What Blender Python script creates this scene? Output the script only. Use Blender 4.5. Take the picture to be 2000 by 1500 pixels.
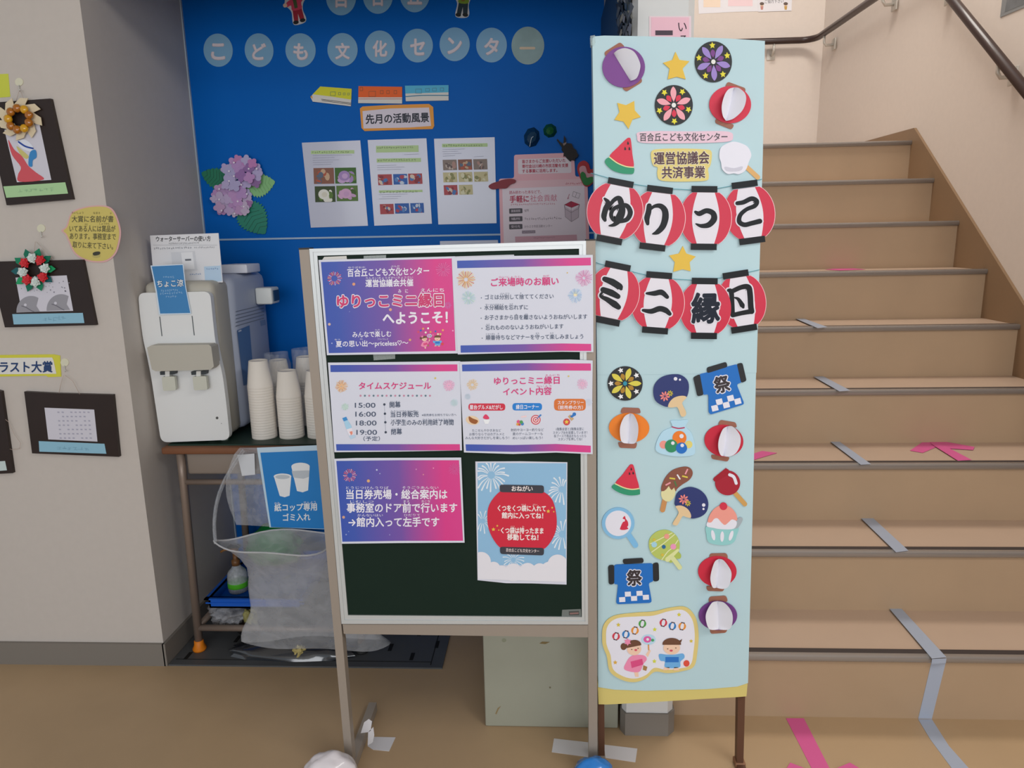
import bpy, bmesh, math, random
from mathutils import Vector, Matrix
import numpy as np

for o in list(bpy.data.objects): bpy.data.objects.remove(o)
sc = bpy.context.scene
COL = sc.collection
random.seed(5)

# ------------------------------------------------------------------ camera, measured from the stairs and walls
FPX = 1387.0
PITCH, ROLL, YAW = 0.2048, -0.0184, -0.0511
CAM = np.array([0.0, 0.0, 1.316])
cy_, sy_, cp_, sp_ = math.cos(YAW), math.sin(YAW), math.cos(PITCH), math.sin(PITCH)
AX_F = np.array([sy_*cp_, cy_*cp_, -sp_])
_r0 = np.array([cy_, -sy_, 0.0]); _u0 = np.cross(_r0, AX_F)
AX_R = math.cos(ROLL)*_r0 + math.sin(ROLL)*_u0
AX_U = -math.sin(ROLL)*_r0 + math.cos(ROLL)*_u0
cd = bpy.data.cameras.new('camera'); cd.sensor_width = 36.0; cd.sensor_fit = 'HORIZONTAL'
cd.lens = FPX/2000*36; cd.clip_start = 0.02; cd.clip_end = 60
cam = bpy.data.objects.new('camera', cd); COL.objects.link(cam); sc.camera = cam
cam.matrix_world = Matrix([[AX_R[i], AX_U[i], -AX_F[i], CAM[i]] for i in range(3)] + [[0, 0, 0, 1]])

# ------------------------------------------------------------------ world, lights, exposure
w = bpy.data.worlds.new('world'); sc.world = w; w.use_nodes = True
bg = w.node_tree.nodes['Background']; bg.inputs[0].default_value = (0.86, 0.93, 1.0, 1); bg.inputs[1].default_value = 0.42
def area(name, loc, aim, sx, sy, power, col):
    l = bpy.data.lights.new(name, 'AREA'); l.shape = 'RECTANGLE'; l.size = sx; l.size_y = sy; l.energy = power; l.color = col
    o = bpy.data.objects.new(name, l); COL.objects.link(o); o.location = loc
    d = Vector(aim) - Vector(loc); o.rotation_euler = d.to_track_quat('-Z', 'Y').to_euler(); return o
area('entrance_daylight', (-0.1, -3.2, 1.55), (0.0, 1.6, 1.0), 4.4, 2.0, 93, (0.95, 0.97, 1.0))
area('hall_ceiling_light', (1.5, 0.0, 2.64), (0.9, 0.4, 0.0), 1.3, 0.3, 26, (1.0, 0.98, 0.95))
area('stair_ceiling_light', (1.0, 3.1, 4.1), (1.0, 3.3, 0.0), 1.2, 0.6, 44, (1.0, 0.94, 0.86))
sc.view_settings.view_transform = 'Standard'; sc.view_settings.look = 'None'
sc.view_settings.exposure = 0.07; sc.view_settings.gamma = 1.0; sc.view_settings.use_curve_mapping = False

# ------------------------------------------------------------------ helpers
def lin(c):
    c = c/255.0
    return c/12.92 if c <= 0.04045 else ((c+0.055)/1.055)**2.4
def hx(h):
    h = h.lstrip('#'); return tuple(lin(int(h[i:i+2], 16)) for i in (0, 2, 4)) + (1.0,)
MC = {}
def M(h, rough=0.6, metal=0.0, coat=0.0, noise=0.0, scale=20.0, spec=0.35):
    k = (h, rough, metal, coat, noise, scale, spec)
    if k in MC: return MC[k]
    m = bpy.data.materials.new('m_' + h.strip('#')); m.use_nodes = True
    nt = m.node_tree; b = nt.nodes['Principled BSDF']
    b.inputs['Base Color'].default_value = hx(h); b.inputs['Roughness'].default_value = rough
    b.inputs['Metallic'].default_value = metal; b.inputs['Coat Weight'].default_value = coat
    b.inputs['Coat Roughness'].default_value = 0.08; b.inputs['Specular IOR Level'].default_value = spec
    if noise:
        n = nt.nodes.new('ShaderNodeTexNoise'); n.inputs['Scale'].default_value = scale; n.inputs['Detail'].default_value = 5
        tc = nt.nodes.new('ShaderNodeTexCoord'); nt.links.new(tc.outputs['Object'], n.inputs['Vector'])
        mx = nt.nodes.new('ShaderNodeMix'); mx.data_type = 'RGBA'
        c = hx(h); mx.inputs[6].default_value = tuple(x*(1-noise) for x in c[:3]) + (1,)
        mx.inputs[7].default_value = tuple(min(1, x*(1+noise)) for x in c[:3]) + (1,)
        nt.links.new(n.outputs['Fac'], mx.inputs[0]); nt.links.new(mx.outputs[2], b.inputs['Base Color'])
        bp = nt.nodes.new('ShaderNodeBump'); bp.inputs['Strength'].default_value = 0.06; bp.inputs['Distance'].default_value = 0.004
        nt.links.new(n.outputs['Fac'], bp.inputs['Height']); nt.links.new(bp.outputs['Normal'], b.inputs['Normal'])
    MC[k] = m; return m
def film(name, col, alpha, rough=0.3, seethru=0.0):
    # thin plastic: part clear, part milky
    m = bpy.data.materials.new(name); m.use_nodes = True; nt = m.node_tree
    for n in list(nt.nodes): nt.nodes.remove(n)
    out = nt.nodes.new('ShaderNodeOutputMaterial'); mix = nt.nodes.new('ShaderNodeMixShader'); t = nt.nodes.new('ShaderNodeBsdfTransparent')
    p = nt.nodes.new('ShaderNodeBsdfPrincipled'); p.inputs['Base Color'].default_value = hx(col); p.inputs['Roughness'].default_value = rough
    nz = nt.nodes.new('ShaderNodeTexNoise'); nz.inputs['Scale'].default_value = 9; nz.inputs['Detail'].default_value = 2; nz.inputs['Distortion'].default_value = 0.4
    mr = nt.nodes.new('ShaderNodeMapRange'); mr.inputs[1].default_value = 0.3; mr.inputs[2].default_value = 0.7
    mr.inputs[3].default_value = max(0, alpha-0.07); mr.inputs[4].default_value = min(1, alpha+0.07)
    nt.links.new(nz.outputs['Fac'], mr.inputs[0]); nt.links.new(mr.outputs[0], mix.inputs[0])
    nt.links.new(t.outputs[0], mix.inputs[1]); nt.links.new(p.outputs[0], mix.inputs[2]); nt.links.new(mix.outputs[0], out.inputs[0])
    return m
def ramp_mat(name, stops, axis=0, rough=0.5):
    # printed colour gradient, running along the sheet
    m = bpy.data.materials.new(name); m.use_nodes = True; nt = m.node_tree; b = nt.nodes['Principled BSDF']; b.inputs['Roughness'].default_value = rough
    tc = nt.nodes.new('ShaderNodeTexCoord'); sx = nt.nodes.new('ShaderNodeSeparateXYZ'); r = nt.nodes.new('ShaderNodeValToRGB')
    nt.links.new(tc.outputs['Generated'], sx.inputs[0]); nt.links.new(sx.outputs[axis], r.inputs[0]); nt.links.new(r.outputs[0], b.inputs['Base Color'])
    e = r.color_ramp.elements
    while len(e) < len(stops): e.new(0.5)
    for i, (p, c) in enumerate(stops): e[i].position = p; e[i].color = hx(c)
    return m

class Plane:
    def __init__(s, p0, n): s.p0 = np.array(p0, float); s.n = np.array(n, float)/np.linalg.norm(n)
    def at(s, px, py, off=0.0):
        d = (px-1000)/FPX*AX_R - (py-750)/FPX*AX_U + AX_F
        p = s.p0 + s.n*off
        return CAM + d*(((p-CAM) @ s.n)/(d @ s.n))
def PY(y): return Plane((0, y, 0), (0, -1, 0))
def PX(x): return Plane((x, 0, 0), (-1, 0, 0))
def PZ(z): return Plane((0, 0, z), (0, 0, 1))

class MB:
    def __init__(s): s.v = []; s.f = []; s.mi = []; s.m = []; s.sm = []
    def mat(s, m):
        if m not in s.m: s.m.append(m)
        return s.m.index(m)
    def add(s, vs, fs, m, smooth=False):
        b = len(s.v); i = s.mat(m); s.v += [tuple(map(float, v)) for v in vs]
        for f in fs: s.f.append([b+k for k in f]); s.mi.append(i); s.sm.append(smooth)
        return s
    def poly(s, pl, pts, off, th, m):
        n = len(pts); a = 0
        for i in range(n):
            x0, y0 = pts[i]; x1, y1 = pts[(i+1) % n]; a += x0*y1-x1*y0
        if a > 0: pts = pts[::-1]
        fr = [pl.at(x, y, off) for x, y in pts]
        if th <= 0: return s.add(fr, [list(range(n))], m)
        bk = [p - pl.n*th for p in fr]
        fs = [list(range(n)), list(range(2*n-1, n-1, -1))] + [[i, n+i, n+(i+1) % n, (i+1) % n] for i in range(n)]
        return s.add(fr+bk, fs, m)
    def box(s, a, b, m, bev=0.0):
        (x0, y0, z0), (x1, y1, z1) = a, b
        if bev:
            bm = bmesh.new(); bmesh.ops.create_cube(bm, size=1.0)
            for v in bm.verts: v.co = Vector(((x0+x1)/2+v.co.x*(x1-x0), (y0+y1)/2+v.co.y*(y1-y0), (z0+z1)/2+v.co.z*(z1-z0)))
            bmesh.ops.bevel(bm, geom=bm.edges[:], offset=bev, segments=3, affect='EDGES', profile=0.5)
            return s.bm(bm, m, True)
        vs = [(x, y, z) for x in (x0, x1) for y in (y0, y1) for z in (z0, z1)]
        return s.add(vs, [[0, 1, 3, 2], [4, 6, 7, 5], [0, 4, 5, 1], [2, 3, 7, 6], [0, 2, 6, 4], [1, 5, 7, 3]], m)
    def bm(s, bm, m, smooth=False):
        bm.verts.index_update(); s.add([v.co[:] for v in bm.verts], [[v.index for v in f.verts] for f in bm.faces], m, smooth); bm.free(); return s
    def bar(s, a, b, wx, wy, m):
        # straight rectangular bar from a to b
        a, b = Vector(a), Vector(b); d = (b-a).normalized(); u = d.cross(Vector((0, 1, 0)))
        if u.length < 0.1: u = d.cross(Vector((1, 0, 0)))
        u.normalize(); v = d.cross(u); vs = []
        for p in (a, b):
            for i, j in ((-1, -1), (1, -1), (1, 1), (-1, 1)): vs.append(p+u*i*wx/2+v*j*wy/2)
        return s.add(vs, [[3, 2, 1, 0], [4, 5, 6, 7]] + [[i, (i+1) % 4, 4+(i+1) % 4, 4+i] for i in range(4)], m)
    def tube(s, pts, r, m, n=12, caps=True):
        pts = [Vector(p) for p in pts]; rs = r if isinstance(r, (list, tuple)) else [r]*len(pts); vs = []; fs = []; up = None
        for i, p in enumerate(pts):
            d = (pts[min(i+1, len(pts)-1)] - pts[max(i-1, 0)]).normalized()
            if up is None: up = Vector((0, 0, 1)) if abs(d.z) < 0.9 else Vector((1, 0, 0))
            u = (up - d*up.dot(d)).normalized(); up = u; v = d.cross(u)
            for k in range(n): t = 2*math.pi*k/n; vs.append(p + (u*math.cos(t)+v*math.sin(t))*rs[i])
        for i in range(len(pts)-1):
            for k in range(n): fs.append([i*n+k, i*n+(k+1) % n, (i+1)*n+(k+1) % n, (i+1)*n+k])
        if caps: fs += [list(range(n))[::-1], [(len(pts)-1)*n+k for k in range(n)]]
        return s.add(vs, fs, m, True)
    def lathe(s, c, prof, m, n=28, sx=1.0, sy=1.0):
        vs = []; fs = []
        for r, z in prof:
            for k in range(n): t = 2*math.pi*k/n; vs.append((c[0]+r*sx*math.cos(t), c[1]+r*sy*math.sin(t), c[2]+z))
        for i in range(len(prof)-1):
            for k in range(n): fs.append([i*n+k, i*n+(k+1) % n, (i+1)*n+(k+1) % n, (i+1)*n+k])
        fs += [list(range(n))[::-1], [(len(prof)-1)*n+k for k in range(n)]]
        return s.add(vs, fs, m, True)
    def lump(s, c, r, m, amp=0.12, seed=0, sub=4, flat=None):
        from mathutils import noise
        bm = bmesh.new(); bmesh.ops.create_icosphere(bm, subdivisions=sub, radius=1)
        for v in bm.verts:
            k = 1 + amp*noise.noise(v.co*2.2+Vector((seed, 1.7, 3))) + amp*0.4*noise.noise(v.co*6+Vector((seed, 9, 3)))
            v.co = Vector((c[0]+v.co.x*r[0]*k, c[1]+v.co.y*r[1]*k, c[2]+v.co.z*r[2]*k))
            if flat is not None and v.co.z < flat: v.co.z = flat
        return s.bm(bm, m, True)

def rootof(o):
    while o.parent: o = o.parent
    return o
def build(name, mb, parent=None, label=None, cat=None, group=None, kind=None):
    me = bpy.data.meshes.new(name)
    if parent is not None: base = np.array(rootof(parent).location)
    else:
        a = np.array(mb.v); base = (a.min(0)+a.max(0))/2; base[2] = a[:, 2].min()
    me.from_pydata([tuple(np.array(v)-base) for v in mb.v], [], mb.f)
    for m in mb.m: me.materials.append(m)
    me.polygons.foreach_set('material_index', mb.mi); me.polygons.foreach_set('use_smooth', mb.sm)
    me.update()
    o = bpy.data.objects.new(name, me); COL.objects.link(o)
    if parent is not None: o.parent = parent
    else: o.location = base
    for k, v in (('label', label), ('category', cat), ('group', group), ('kind', kind)):
        if v: o[k] = v
    return o
def thing(name, label, cat, loc, group=None):
    o = bpy.data.objects.new(name, None); COL.objects.link(o); o.location = loc; o.empty_display_size = 0.05
    o['label'] = label; o['category'] = cat
    if group: o['group'] = group
    return o
def struct(name, mb, label): return build(name, mb, None, label, None, None, 'structure')

# outlines, in photo pixels; zf() turns coordinates of an enlarged crop into photo pixels
def zf(x0, y0, s): return lambda pts: [(x0+x/s, y0+y/s) for x, y in pts]
def ell(cx, cy, rx, ry=None, rot=0.0, n=36, a0=0, a1=360):
    ry = rx if ry is None else ry; c, s = math.cos(math.radians(rot)), math.sin(math.radians(rot)); o = []
    full = abs(a1-a0) >= 360
    for k in range(n if full else n+1):
        t = math.radians(a0+(a1-a0)*k/n); x, y = rx*math.cos(t), ry*math.sin(t); o.append((cx+x*c-y*s, cy+x*s+y*c))
    return o
def star(cx, cy, r, rin=0.5, rot=-90, n=5):
    return [(cx+(r if k % 2 == 0 else r*rin)*math.cos(math.radians(rot+180/n*k)), cy+(r if k % 2 == 0 else r*rin)*math.sin(math.radians(rot+180/n*k))) for k in range(2*n)]
def smooth(pts, n=6):
    o = []; N = len(pts)
    for i in range(N):
        p0, p1, p2, p3 = (np.array(pts[(i+k) % N], float) for k in (-1, 0, 1, 2))
        for k in range(n):
            t = k/n; o.append(tuple(0.5*(2*p1+(p2-p0)*t+(2*p0-5*p1+4*p2-p3)*t*t+(3*p1-p0-3*p2+p3)*t**3)))
    return o
def rnd(pts, r, n=4):
    # polygon with rounded corners
    o = []; N = len(pts)
    for i in range(N):
        a, b, c = (np.array(pts[(i+k) % N], float) for k in (-1, 0, 1))
        la, lc = np.linalg.norm(a-b), np.linalg.norm(c-b); q = min(r, la*0.45, lc*0.45)
        p, e = b+(a-b)/la*q, b+(c-b)/lc*q
        for k in range(n+1): t = k/n; o.append(tuple((1-t)**2*p+2*t*(1-t)*b+t*t*e))
    return o
def rot(pts, cx, cy, a):
    c, s = math.cos(math.radians(a)), math.sin(math.radians(a)); return [(cx+(x-cx)*c-(y-cy)*s, cy+(x-cx)*s+(y-cy)*c) for x, y in pts]
def rect(x0, y0, x1, y1): return [(x0, y0), (x1, y0), (x1, y1), (x0, y1)]
def petal(cx, cy, ang, r0, r1, w):
    o = []
    for k in range(15):
        t = k/14; d = r0+(r1-r0)*t; h = w*math.sin(math.pi*min(1, t**1.3))**0.75 if 0 < t < 1 else 0; o.append((d, h))
    pts = o + [(d, -h) for d, h in o[-2:0:-1]]
    c, s = math.cos(math.radians(ang)), math.sin(math.radians(ang)); return [(cx+d*c-h*s, cy+d*s+h*c) for d, h in pts]
def stroke(pts, wd, n=8, closed=False):
    # brush stroke along a smooth path: wd is one width or one per point
    wd = wd if isinstance(wd, (list, tuple)) else [wd]*len(pts)
    P = [np.array(p, float) for p in pts]; c = []; ww = []
    for i in range(len(P)-1):
        p0, p1, p2, p3 = P[max(i-1, 0)], P[i], P[i+1], P[min(i+2, len(P)-1)]
        for k in range(n):
            t = k/n; c.append(0.5*(2*p1+(p2-p0)*t+(2*p0-5*p1+4*p2-p3)*t*t+(3*p1-p0-3*p2+p3)*t**3)); ww.append(wd[i]*(1-t)+wd[i+1]*t)
    c.append(P[-1]); ww.append(wd[-1]); L, R = [], []
    for i, p in enumerate(c):
        d = c[min(i+1, len(c)-1)]-c[max(i-1, 0)]; d = d/max(1e-6, np.linalg.norm(d)); q = np.array([-d[1], d[0]])
        L.append(p+q*ww[i]/2); R.append(p-q*ww[i]/2)
    return c, ww, L, R
def brush(mb, pl, pts, wd, off, m, n=8):
    c, ww, L, R = stroke(pts, wd, n); V = []; F = []
    for a, b in zip(L, R): V += [pl.at(*a, off), pl.at(*b, off)]
    for i in range(len(L)-1): F.append([2*i, 2*i+1, 2*i+3, 2*i+2])
    mb.add(V, F, m)
    for e in (0, -1): mb.poly(pl, ell(c[e][0], c[e][1], ww[e]/2, n=14), off+0.00003*(2+e), 0, m)

TXT = {}
def glyphs(s, bold):
    k = (s, bold)
    if k not in TXT:
        cu = bpy.data.curves.new('t', 'FONT'); cu.body = s; cu.offset = bold; cu.resolution_u = 3
        o = bpy.data.objects.new('t', cu); COL.objects.link(o); bpy.context.view_layer.update()
        dg = bpy.context.evaluated_depsgraph_get(); me = bpy.data.meshes.new_from_object(o.evaluated_get(dg))
        v = np.array([q.co[:2] for q in me.vertices]) if len(me.vertices) else np.zeros((1, 2)); f = [list(p.vertices) for p in me.polygons]
        bpy.data.objects.remove(o); bpy.data.curves.remove(cu); bpy.data.meshes.remove(me); TXT[k] = (v, f)
    return TXT[k]
def scribble(mb, pl, n, x0, y0, x1, y1, h, m, off):
    # small print too blurred to read: short pen marks
    rr = random.Random(n*7+int(x0)); a = np.array([x0, y0]); d = (np.array([x1, y1])-a)/n; L = np.linalg.norm(d); u = d/L; q = np.array([-u[1], u[0]])
    for i in range(n):
        for k in range(3):
            c = a+d*(i+rr.uniform(.3, .7))+q*h*rr.uniform(-.32, .32); e = u if k < 2 else q; w = (L*rr.uniform(.25, .38) if k < 2 else h*rr.uniform(.25, .4)); t = max(0.12, h*0.05); z = np.array([-e[1], e[0]])
            mb.poly(pl, [tuple(c-e*w-z*t), tuple(c+e*w-z*t), tuple(c+e*w+z*t), tuple(c-e*w+z*t)], off+0.00002*(i % 3*3+k), 0, m)
def text(mb, pl, s, x0, y0, x1, y1, h, m, off=0.0006, bold=0.0, fit=False):
    # lettering from (x0,y0) to (x1,y1) (middle of the line), h high, in photo pixels; heavier weights overlay shifted copies
    if s[0] == '~': return scribble(mb, pl, int(s[1:]), x0, y0, x1, y1, h, m, off)
    v, f = glyphs(s, 0.0)
    if not f: return
    g = bold*0.75
    xa, xb = v[:, 0].min()-g, v[:, 0].max()+g; ya, yb = (v[:, 1].min()-g, v[:, 1].max()+g) if fit else (-0.1, 0.85)
    d = np.array([x1-x0, y1-y0], float); q = np.array([-d[1], d[0]])/np.linalg.norm(d)
    sh = [(0.0, 0.0)]
    if bold > 0.07: sh += [(g*math.cos(t), g*math.sin(t)) for t in np.arange(12)*math.pi/6]+[(g*.5*math.cos(t), g*.5*math.sin(t)) for t in np.arange(6)*math.pi/3]
    elif bold > 0.028: sh += [(g*math.cos(t), g*math.sin(t)) for t in np.arange(8)*math.pi/4]
    elif bold > 0.006: sh += [(g, 0), (-g, 0), (0, g), (0, -g)]
    for i, (sx, sy) in enumerate(sh):
        P = [np.array([x0, y0]) + d*((a+sx-xa)/(xb-xa)) - q*h*((b+sy-ya)/(yb-ya)-0.5) for a, b in v]
        mb.add([pl.at(p[0], p[1], off+0.000012*i) for p in P], f, m)
def zt(x0, y0, s):
    def g(mb, pl, st, a, b, c, d, h, m, **k): text(mb, pl, st, x0+a/s, y0+b/s, x0+c/s, y0+d/s, h/s, m, **k)
    return g

# ------------------------------------------------------------------ the setting
WALL = M('#c4bcb5', 0.75, noise=0.035, scale=45); CREAM = M('#dfd3c9', 0.75, noise=0.035, scale=45)
BASE = M('#7e7871', 0.5); SKIRT = M('#8e7358', 0.5, noise=0.05, scale=9); BLUE = M('#005fb6', 0.45, noise=0.03, scale=6, spec=0.10)
FLOOR = M('#b19675', 0.42, noise=0.10, scale=5); STEP = M('#a99075', 0.45, noise=0.07, scale=6); TREADM = M('#b8a08c', 0.45, noise=0.06, scale=6)
H, D, Y1, XR, XL = 0.192, 0.2356, 1.7626, 1.75, 0.33
YP, YB, YE, XP = 1.98, 2.545, 4.94, -1.222
fl = MB().box((-3.2, -3.4, -0.1), (3.4, 5.2, 0.0), FLOOR)
struct('floor', fl, 'tan vinyl floor of the entrance hall, worn and mottled')
struct('wall_left', MB().box((-3.2, YP, 0), (XP, YB+0.15, 2.7), WALL), 'off-white wall pier on the left carrying framed children drawings')
bl = MB(); bl.box((-3.2, YP-0.01, 0), (XP+0.004, YP, 0.076), BASE); bl.box((XP, YP-0.01, 0), (XP+0.01, YB, 0.076), BASE)
struct('baseboard_left', bl, 'grey vinyl baseboard round the foot of the left wall pier')
struct('wall_back', MB().box((XP, YB, 0), (0.2, YB+0.15, 2.7), BLUE), 'bright blue display wall at the back of the alcove')
struct('trim_1', MB().box((XP, YB-0.004, 1.3205), (0.199, YB, 1.3265), M('#9fb6cf', 0.4)), 'thin pale horizontal joint strip across the blue wall')
struct('trim_2', MB().box((XP, YB-0.008, 0.10), (XP+0.004, YB, 2.16), M('#a9b7c4', 0.4)), 'pale vertical edge strip between grey wall and blue wall')
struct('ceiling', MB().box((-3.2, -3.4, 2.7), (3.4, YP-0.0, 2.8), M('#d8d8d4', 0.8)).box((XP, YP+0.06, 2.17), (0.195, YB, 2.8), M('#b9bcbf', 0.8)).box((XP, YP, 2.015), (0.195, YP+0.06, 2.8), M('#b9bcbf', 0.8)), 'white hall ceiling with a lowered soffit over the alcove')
mid = MB().box((0.195, 1.72, 0), (XL, 3.62, 4.3), WALL)
c = [(0.193, 1.72), (0.193, 1.708), (0.203, 1.69), (0.312, 1.69), (0.328, 1.708), (0.328, 1.72)]
n = len(c); mid.add([(x, y, 0) for x, y in c]+[(x, y, 4.3) for x, y in c], [[i, (i+1) % n, n+(i+1) % n, n+i] for i in range(n)], M('#d2d2d1', 0.6, noise=0.03, scale=30))
struct('wall_middle', mid, 'narrow white column and stub wall between blue alcove and stairs')
bm_ = MB(); cb = [(0.189, 1.72), (0.189, 1.706), (0.2, 1.685), (0.314, 1.685), (0.333, 1.705), (0.333, 1.76), (0.328, 1.76)]
n = len(cb); bm_.add([(x, y, 0) for x, y in cb]+[(x, y, 0.066) for x, y in cb], [[i, (i+1) % n, n+(i+1) % n, n+i] for i in range(n)]+[list(range(n, 2*n))], BASE)
struct('baseboard_middle', bm_, 'grey baseboard round the foot of the white column')
struct('wall_right', MB().box((XR+0.012, 0.6, 0), (XR+0.16, YE+0.15, 4.3), CREAM), 'cream plaster wall along the right side of the stairs')
struct('wall_rear', MB().box((-1.5, YE, 0), (XR+0.012, YE+0.15, 4.3), CREAM), 'cream plaster wall at the back of the stair landing')
sk = MB(); T = 0.80; prof = [(1.2, 0.0), (1.2, 1.787-T*(3.642-1.2)+0.16), (3.642, 1.787), (YE, 1.80), (YE, 1.60), (3.6, 1.5), (2.0, 0.0)]
prof[1] = (1.45, 1.787-T*(3.642-1.45)); prof[0] = (1.45, 0.0)
n = len(prof); sk.add([(XR, y, z) for y, z in prof]+[(XR+0.012, y, z) for y, z in prof], [list(range(n)), list(range(2*n-1, n-1, -1))]+[[i, n+i, n+(i+1) % n, (i+1) % n] for i in range(n)], SKIRT)
struct('trim_3', sk, 'brown stepped-stair skirting board running up the right wall')

# ------------------------------------------------------------------ stairs
st = thing('staircase', 'beige vinyl staircase rising away to a landing, metal edged treads', 'stairs', (1.0, Y1, 0))
NOSEM = M('#c9c4c0', 0.24, metal=0.6); NOSED = M('#3a3231', 0.55)
for k in range(1, 10):
    y0 = Y1+(k-1)*D+0.010; z1 = k*H; yb = Y1+k*D+0.03 if k < 9 else YE
    xl = XL if k < 9 else -1.5
    mb = MB(); z0 = (k-1)*H-0.03 if k > 1 else 0.0
    mb.add([(x, y, z) for x in (XL, XR) for y in (y0, yb) for z in (z0, z1)], [[0, 1, 5, 4], [2, 6, 7, 3], [0, 2, 3, 1], [4, 5, 7, 6], [0, 4, 6, 2]], STEP)
    mb.add([(XL, y0, z1), (XR, y0, z1), (XR, yb, z1), (XL, yb, z1)], [[0, 1, 2, 3]], TREADM)
    so = build('step' if k < 9 else 'landing', mb, st)
    yn = Y1+(k-1)*D; nb = MB()
    nb.box((XL, yn+0.004, z1), (XR-0.001, yn+0.034, z1+0.0035), NOSED)
    pf = [(0.012, -0.018), (0.002, -0.017), (-0.002, -0.012), (-0.0035, -0.006), (-0.003, 0.0), (-0.0005, 0.003), (0.005, 0.0042), (0.012, 0.0042)]
    n = len(pf); nb.add([(x, yn+a, z1+b) for x in (XL, XR-0.001) for a, b in pf], [[i, i+1, n+i+1, n+i] for i in range(n-1)]+[list(range(n)), list(range(n, 2*n))], NOSEM, True)
    build('nosing', nb, so, 'metal tread edge with dark anti-slip strip')
struct('floor_landing', MB().box((-1.5, 3.64, 1.5), (XL, YE, 9*H), STEP), 'stair landing floor turning away to the left')
def TR(k): return PZ(k*H)
def RI(k): return PY(Y1+(k-1)*D+0.010)
NO = lambda k: PY(Y1+(k-1)*D-0.004)
BT = M('#9fa8b9', 0.5); PK = M('#d25a95', 0.5)
def tapes(name, parts, label, grp=None):
    mb = MB()
    for pl, pts, m in parts: mb.poly(pl, pts, 0.0009, 0.0008, m)
    return build(name, mb, None, label, 'tape', grp)
x_ = zf(1440, 1000, 3); wv = zf(1440, 560, 3.409)
NZ = 0.0046
tapes('blue_tape', [(PZ(0), x_([(1060, 1214), (1140, 1214), (1240, 1370), (1365, 1510), (1300, 1560), (1130, 1330)]), BT)], 'pale blue tape strip on the floor at the foot of the stairs', 'blue tape line up the stairs')
tapes('blue_tape', [(PY(Y1-0.006), x_([(1141, 862), (1226, 858), (1222, 885), (1138, 890)]), BT), (RI(1), x_([(1137, 885), (1222, 880), (1140, 1213), (1060, 1213)]), BT), (PZ(H+NZ), x_([(885, 558), (955, 558), (1225, 850), (1140, 858)]), BT)], 'pale blue tape folded over the edge of the lowest step', 'blue tape line up the stairs')
tapes('blue_tape', [(PZ(2*H+NZ), x_([(722, 33), (790, 30), (1002, 225), (930, 235)]), BT)], 'pale blue tape strip on the second step tread', 'blue tape line up the stairs')
tapes('blue_tape', [(PZ(3*H+NZ), wv([(608, 1022), (668, 1022), (890, 1180), (822, 1184)]), BT)], 'pale blue tape strip on the third tread, beside the pink arrow', 'blue tape line up the stairs')
tapes('blue_tape', [(PZ(4*H+NZ), wv([(508, 598), (572, 596), (752, 690), (680, 696)]), BT)], 'pale blue tape strip on the fourth tread, one above the arrow', 'blue tape line up the stairs')
tapes('blue_tape', [(PZ(5*H+NZ), wv([(370, 204), (420, 203), (600, 268), (535, 275)]), BT)], 'pale blue tape strip highest up the stairs, on the fifth tread', 'blue tape line up the stairs')
tapes('pink_tape_arrow', [(PZ(3*H+0.001), wv([(1150, 1090), (1262, 1015), (1340, 1060), (1235, 1105)]), PK), (PZ(3*H+0.002), wv([(1265, 1022), (1290, 1015), (1580, 1066), (1570, 1086), (1330, 1070)]), PK), (PZ(3*H+0.003), wv([(1290, 1045), (1345, 1040), (1560, 1152), (1470, 1158)]), PK)], 'bright pink tape arrow on the third step tread')
tapes('pink_tape', [(PZ(3*H+0.001), wv([(60, 1150), (60, 1125), (165, 1093), (265, 1106), (200, 1125), (110, 1152)]), PK)], 'short pink tape end on third tread beside mint banner')
tapes('pink_tape', [(PZ(6*H+0.001), [(1612, 526.2), (1650, 522.6), (1690, 526), (1640, 528)], PK)], 'pink tape patch on the sixth tread, high up the stairs')
tapes('pink_tape_arrow', [(PZ(0.0), x_([(285, 1208), (390, 1208), (545, 1510), (445, 1520)]), PK), (PZ(0.0012), x_([(290, 1500), (310, 1468), (420, 1510), (380, 1560), (260, 1540)]), PK), (PZ(0.0024), x_([(560, 1510), (660, 1468), (715, 1500), (640, 1570)]), PK)], 'bright pink tape arrow on the floor before the stairs')

# ------------------------------------------------------------------ handrail
RAIL = M('#3b2a26', 0.35, coat=0.2); BRK = M('#c9c4bb', 0.35, metal=0.3)
rp = [(1.69, 1.55, 0.795)]
for t in np.linspace(0, 1, 8): rp.append((1.69, 3.50+0.13*t, 2.417+(0.1*t-0.045*t*t)))
rp.append((1.69, 4.74, 2.488))
for t in np.linspace(0, math.pi/2, 8): rp.append((1.69-0.09*(1-math.cos(t)), 4.79+0.09*math.sin(t), 2.488))
rp.append((0.1, 4.88, 2.488))
hr = build('handrail', MB().tube(rp, 0.0195, RAIL, 14), None, 'dark brown handrail following the right wall up and round the landing', 'handrail')
def bracket(x, y, z, dx, dy):
    mb = MB(); wx, wy = x+dx*0.062, y+dy*0.062
    s = 0.026
    if dx: mb.box((wx-0.008, wy-s, z-0.10), (wx, wy+s, z-0.035), BRK, 0.002); mb.tube([(wx-0.004, wy, z-0.07), (x+0.012, wy, z-0.072), (x, wy, z-0.055), (x, wy, z-0.017)], 0.008, BRK, 8)
    else: mb.box((wx-s, wy-0.008, z-0.10), (wx+s, wy, z-0.035), BRK, 0.002); mb.tube([(wx, wy-0.004, z-0.07), (wx, y+0.012, z-0.072), (wx, y, z-0.055), (wx, y, z-0.017)], 0.008, BRK, 8)
    build('bracket', mb, hr, 'metal wall bracket')
for y, z in ((2.92, 1.937), (3.44, 2.367)): bracket(1.69, y, z, 1, 0)
for y in (3.95, 4.72): bracket(1.69, y, 2.488, 1, 0)
bracket(1.44, 4.88, 2.488, 0, 1)

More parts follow.
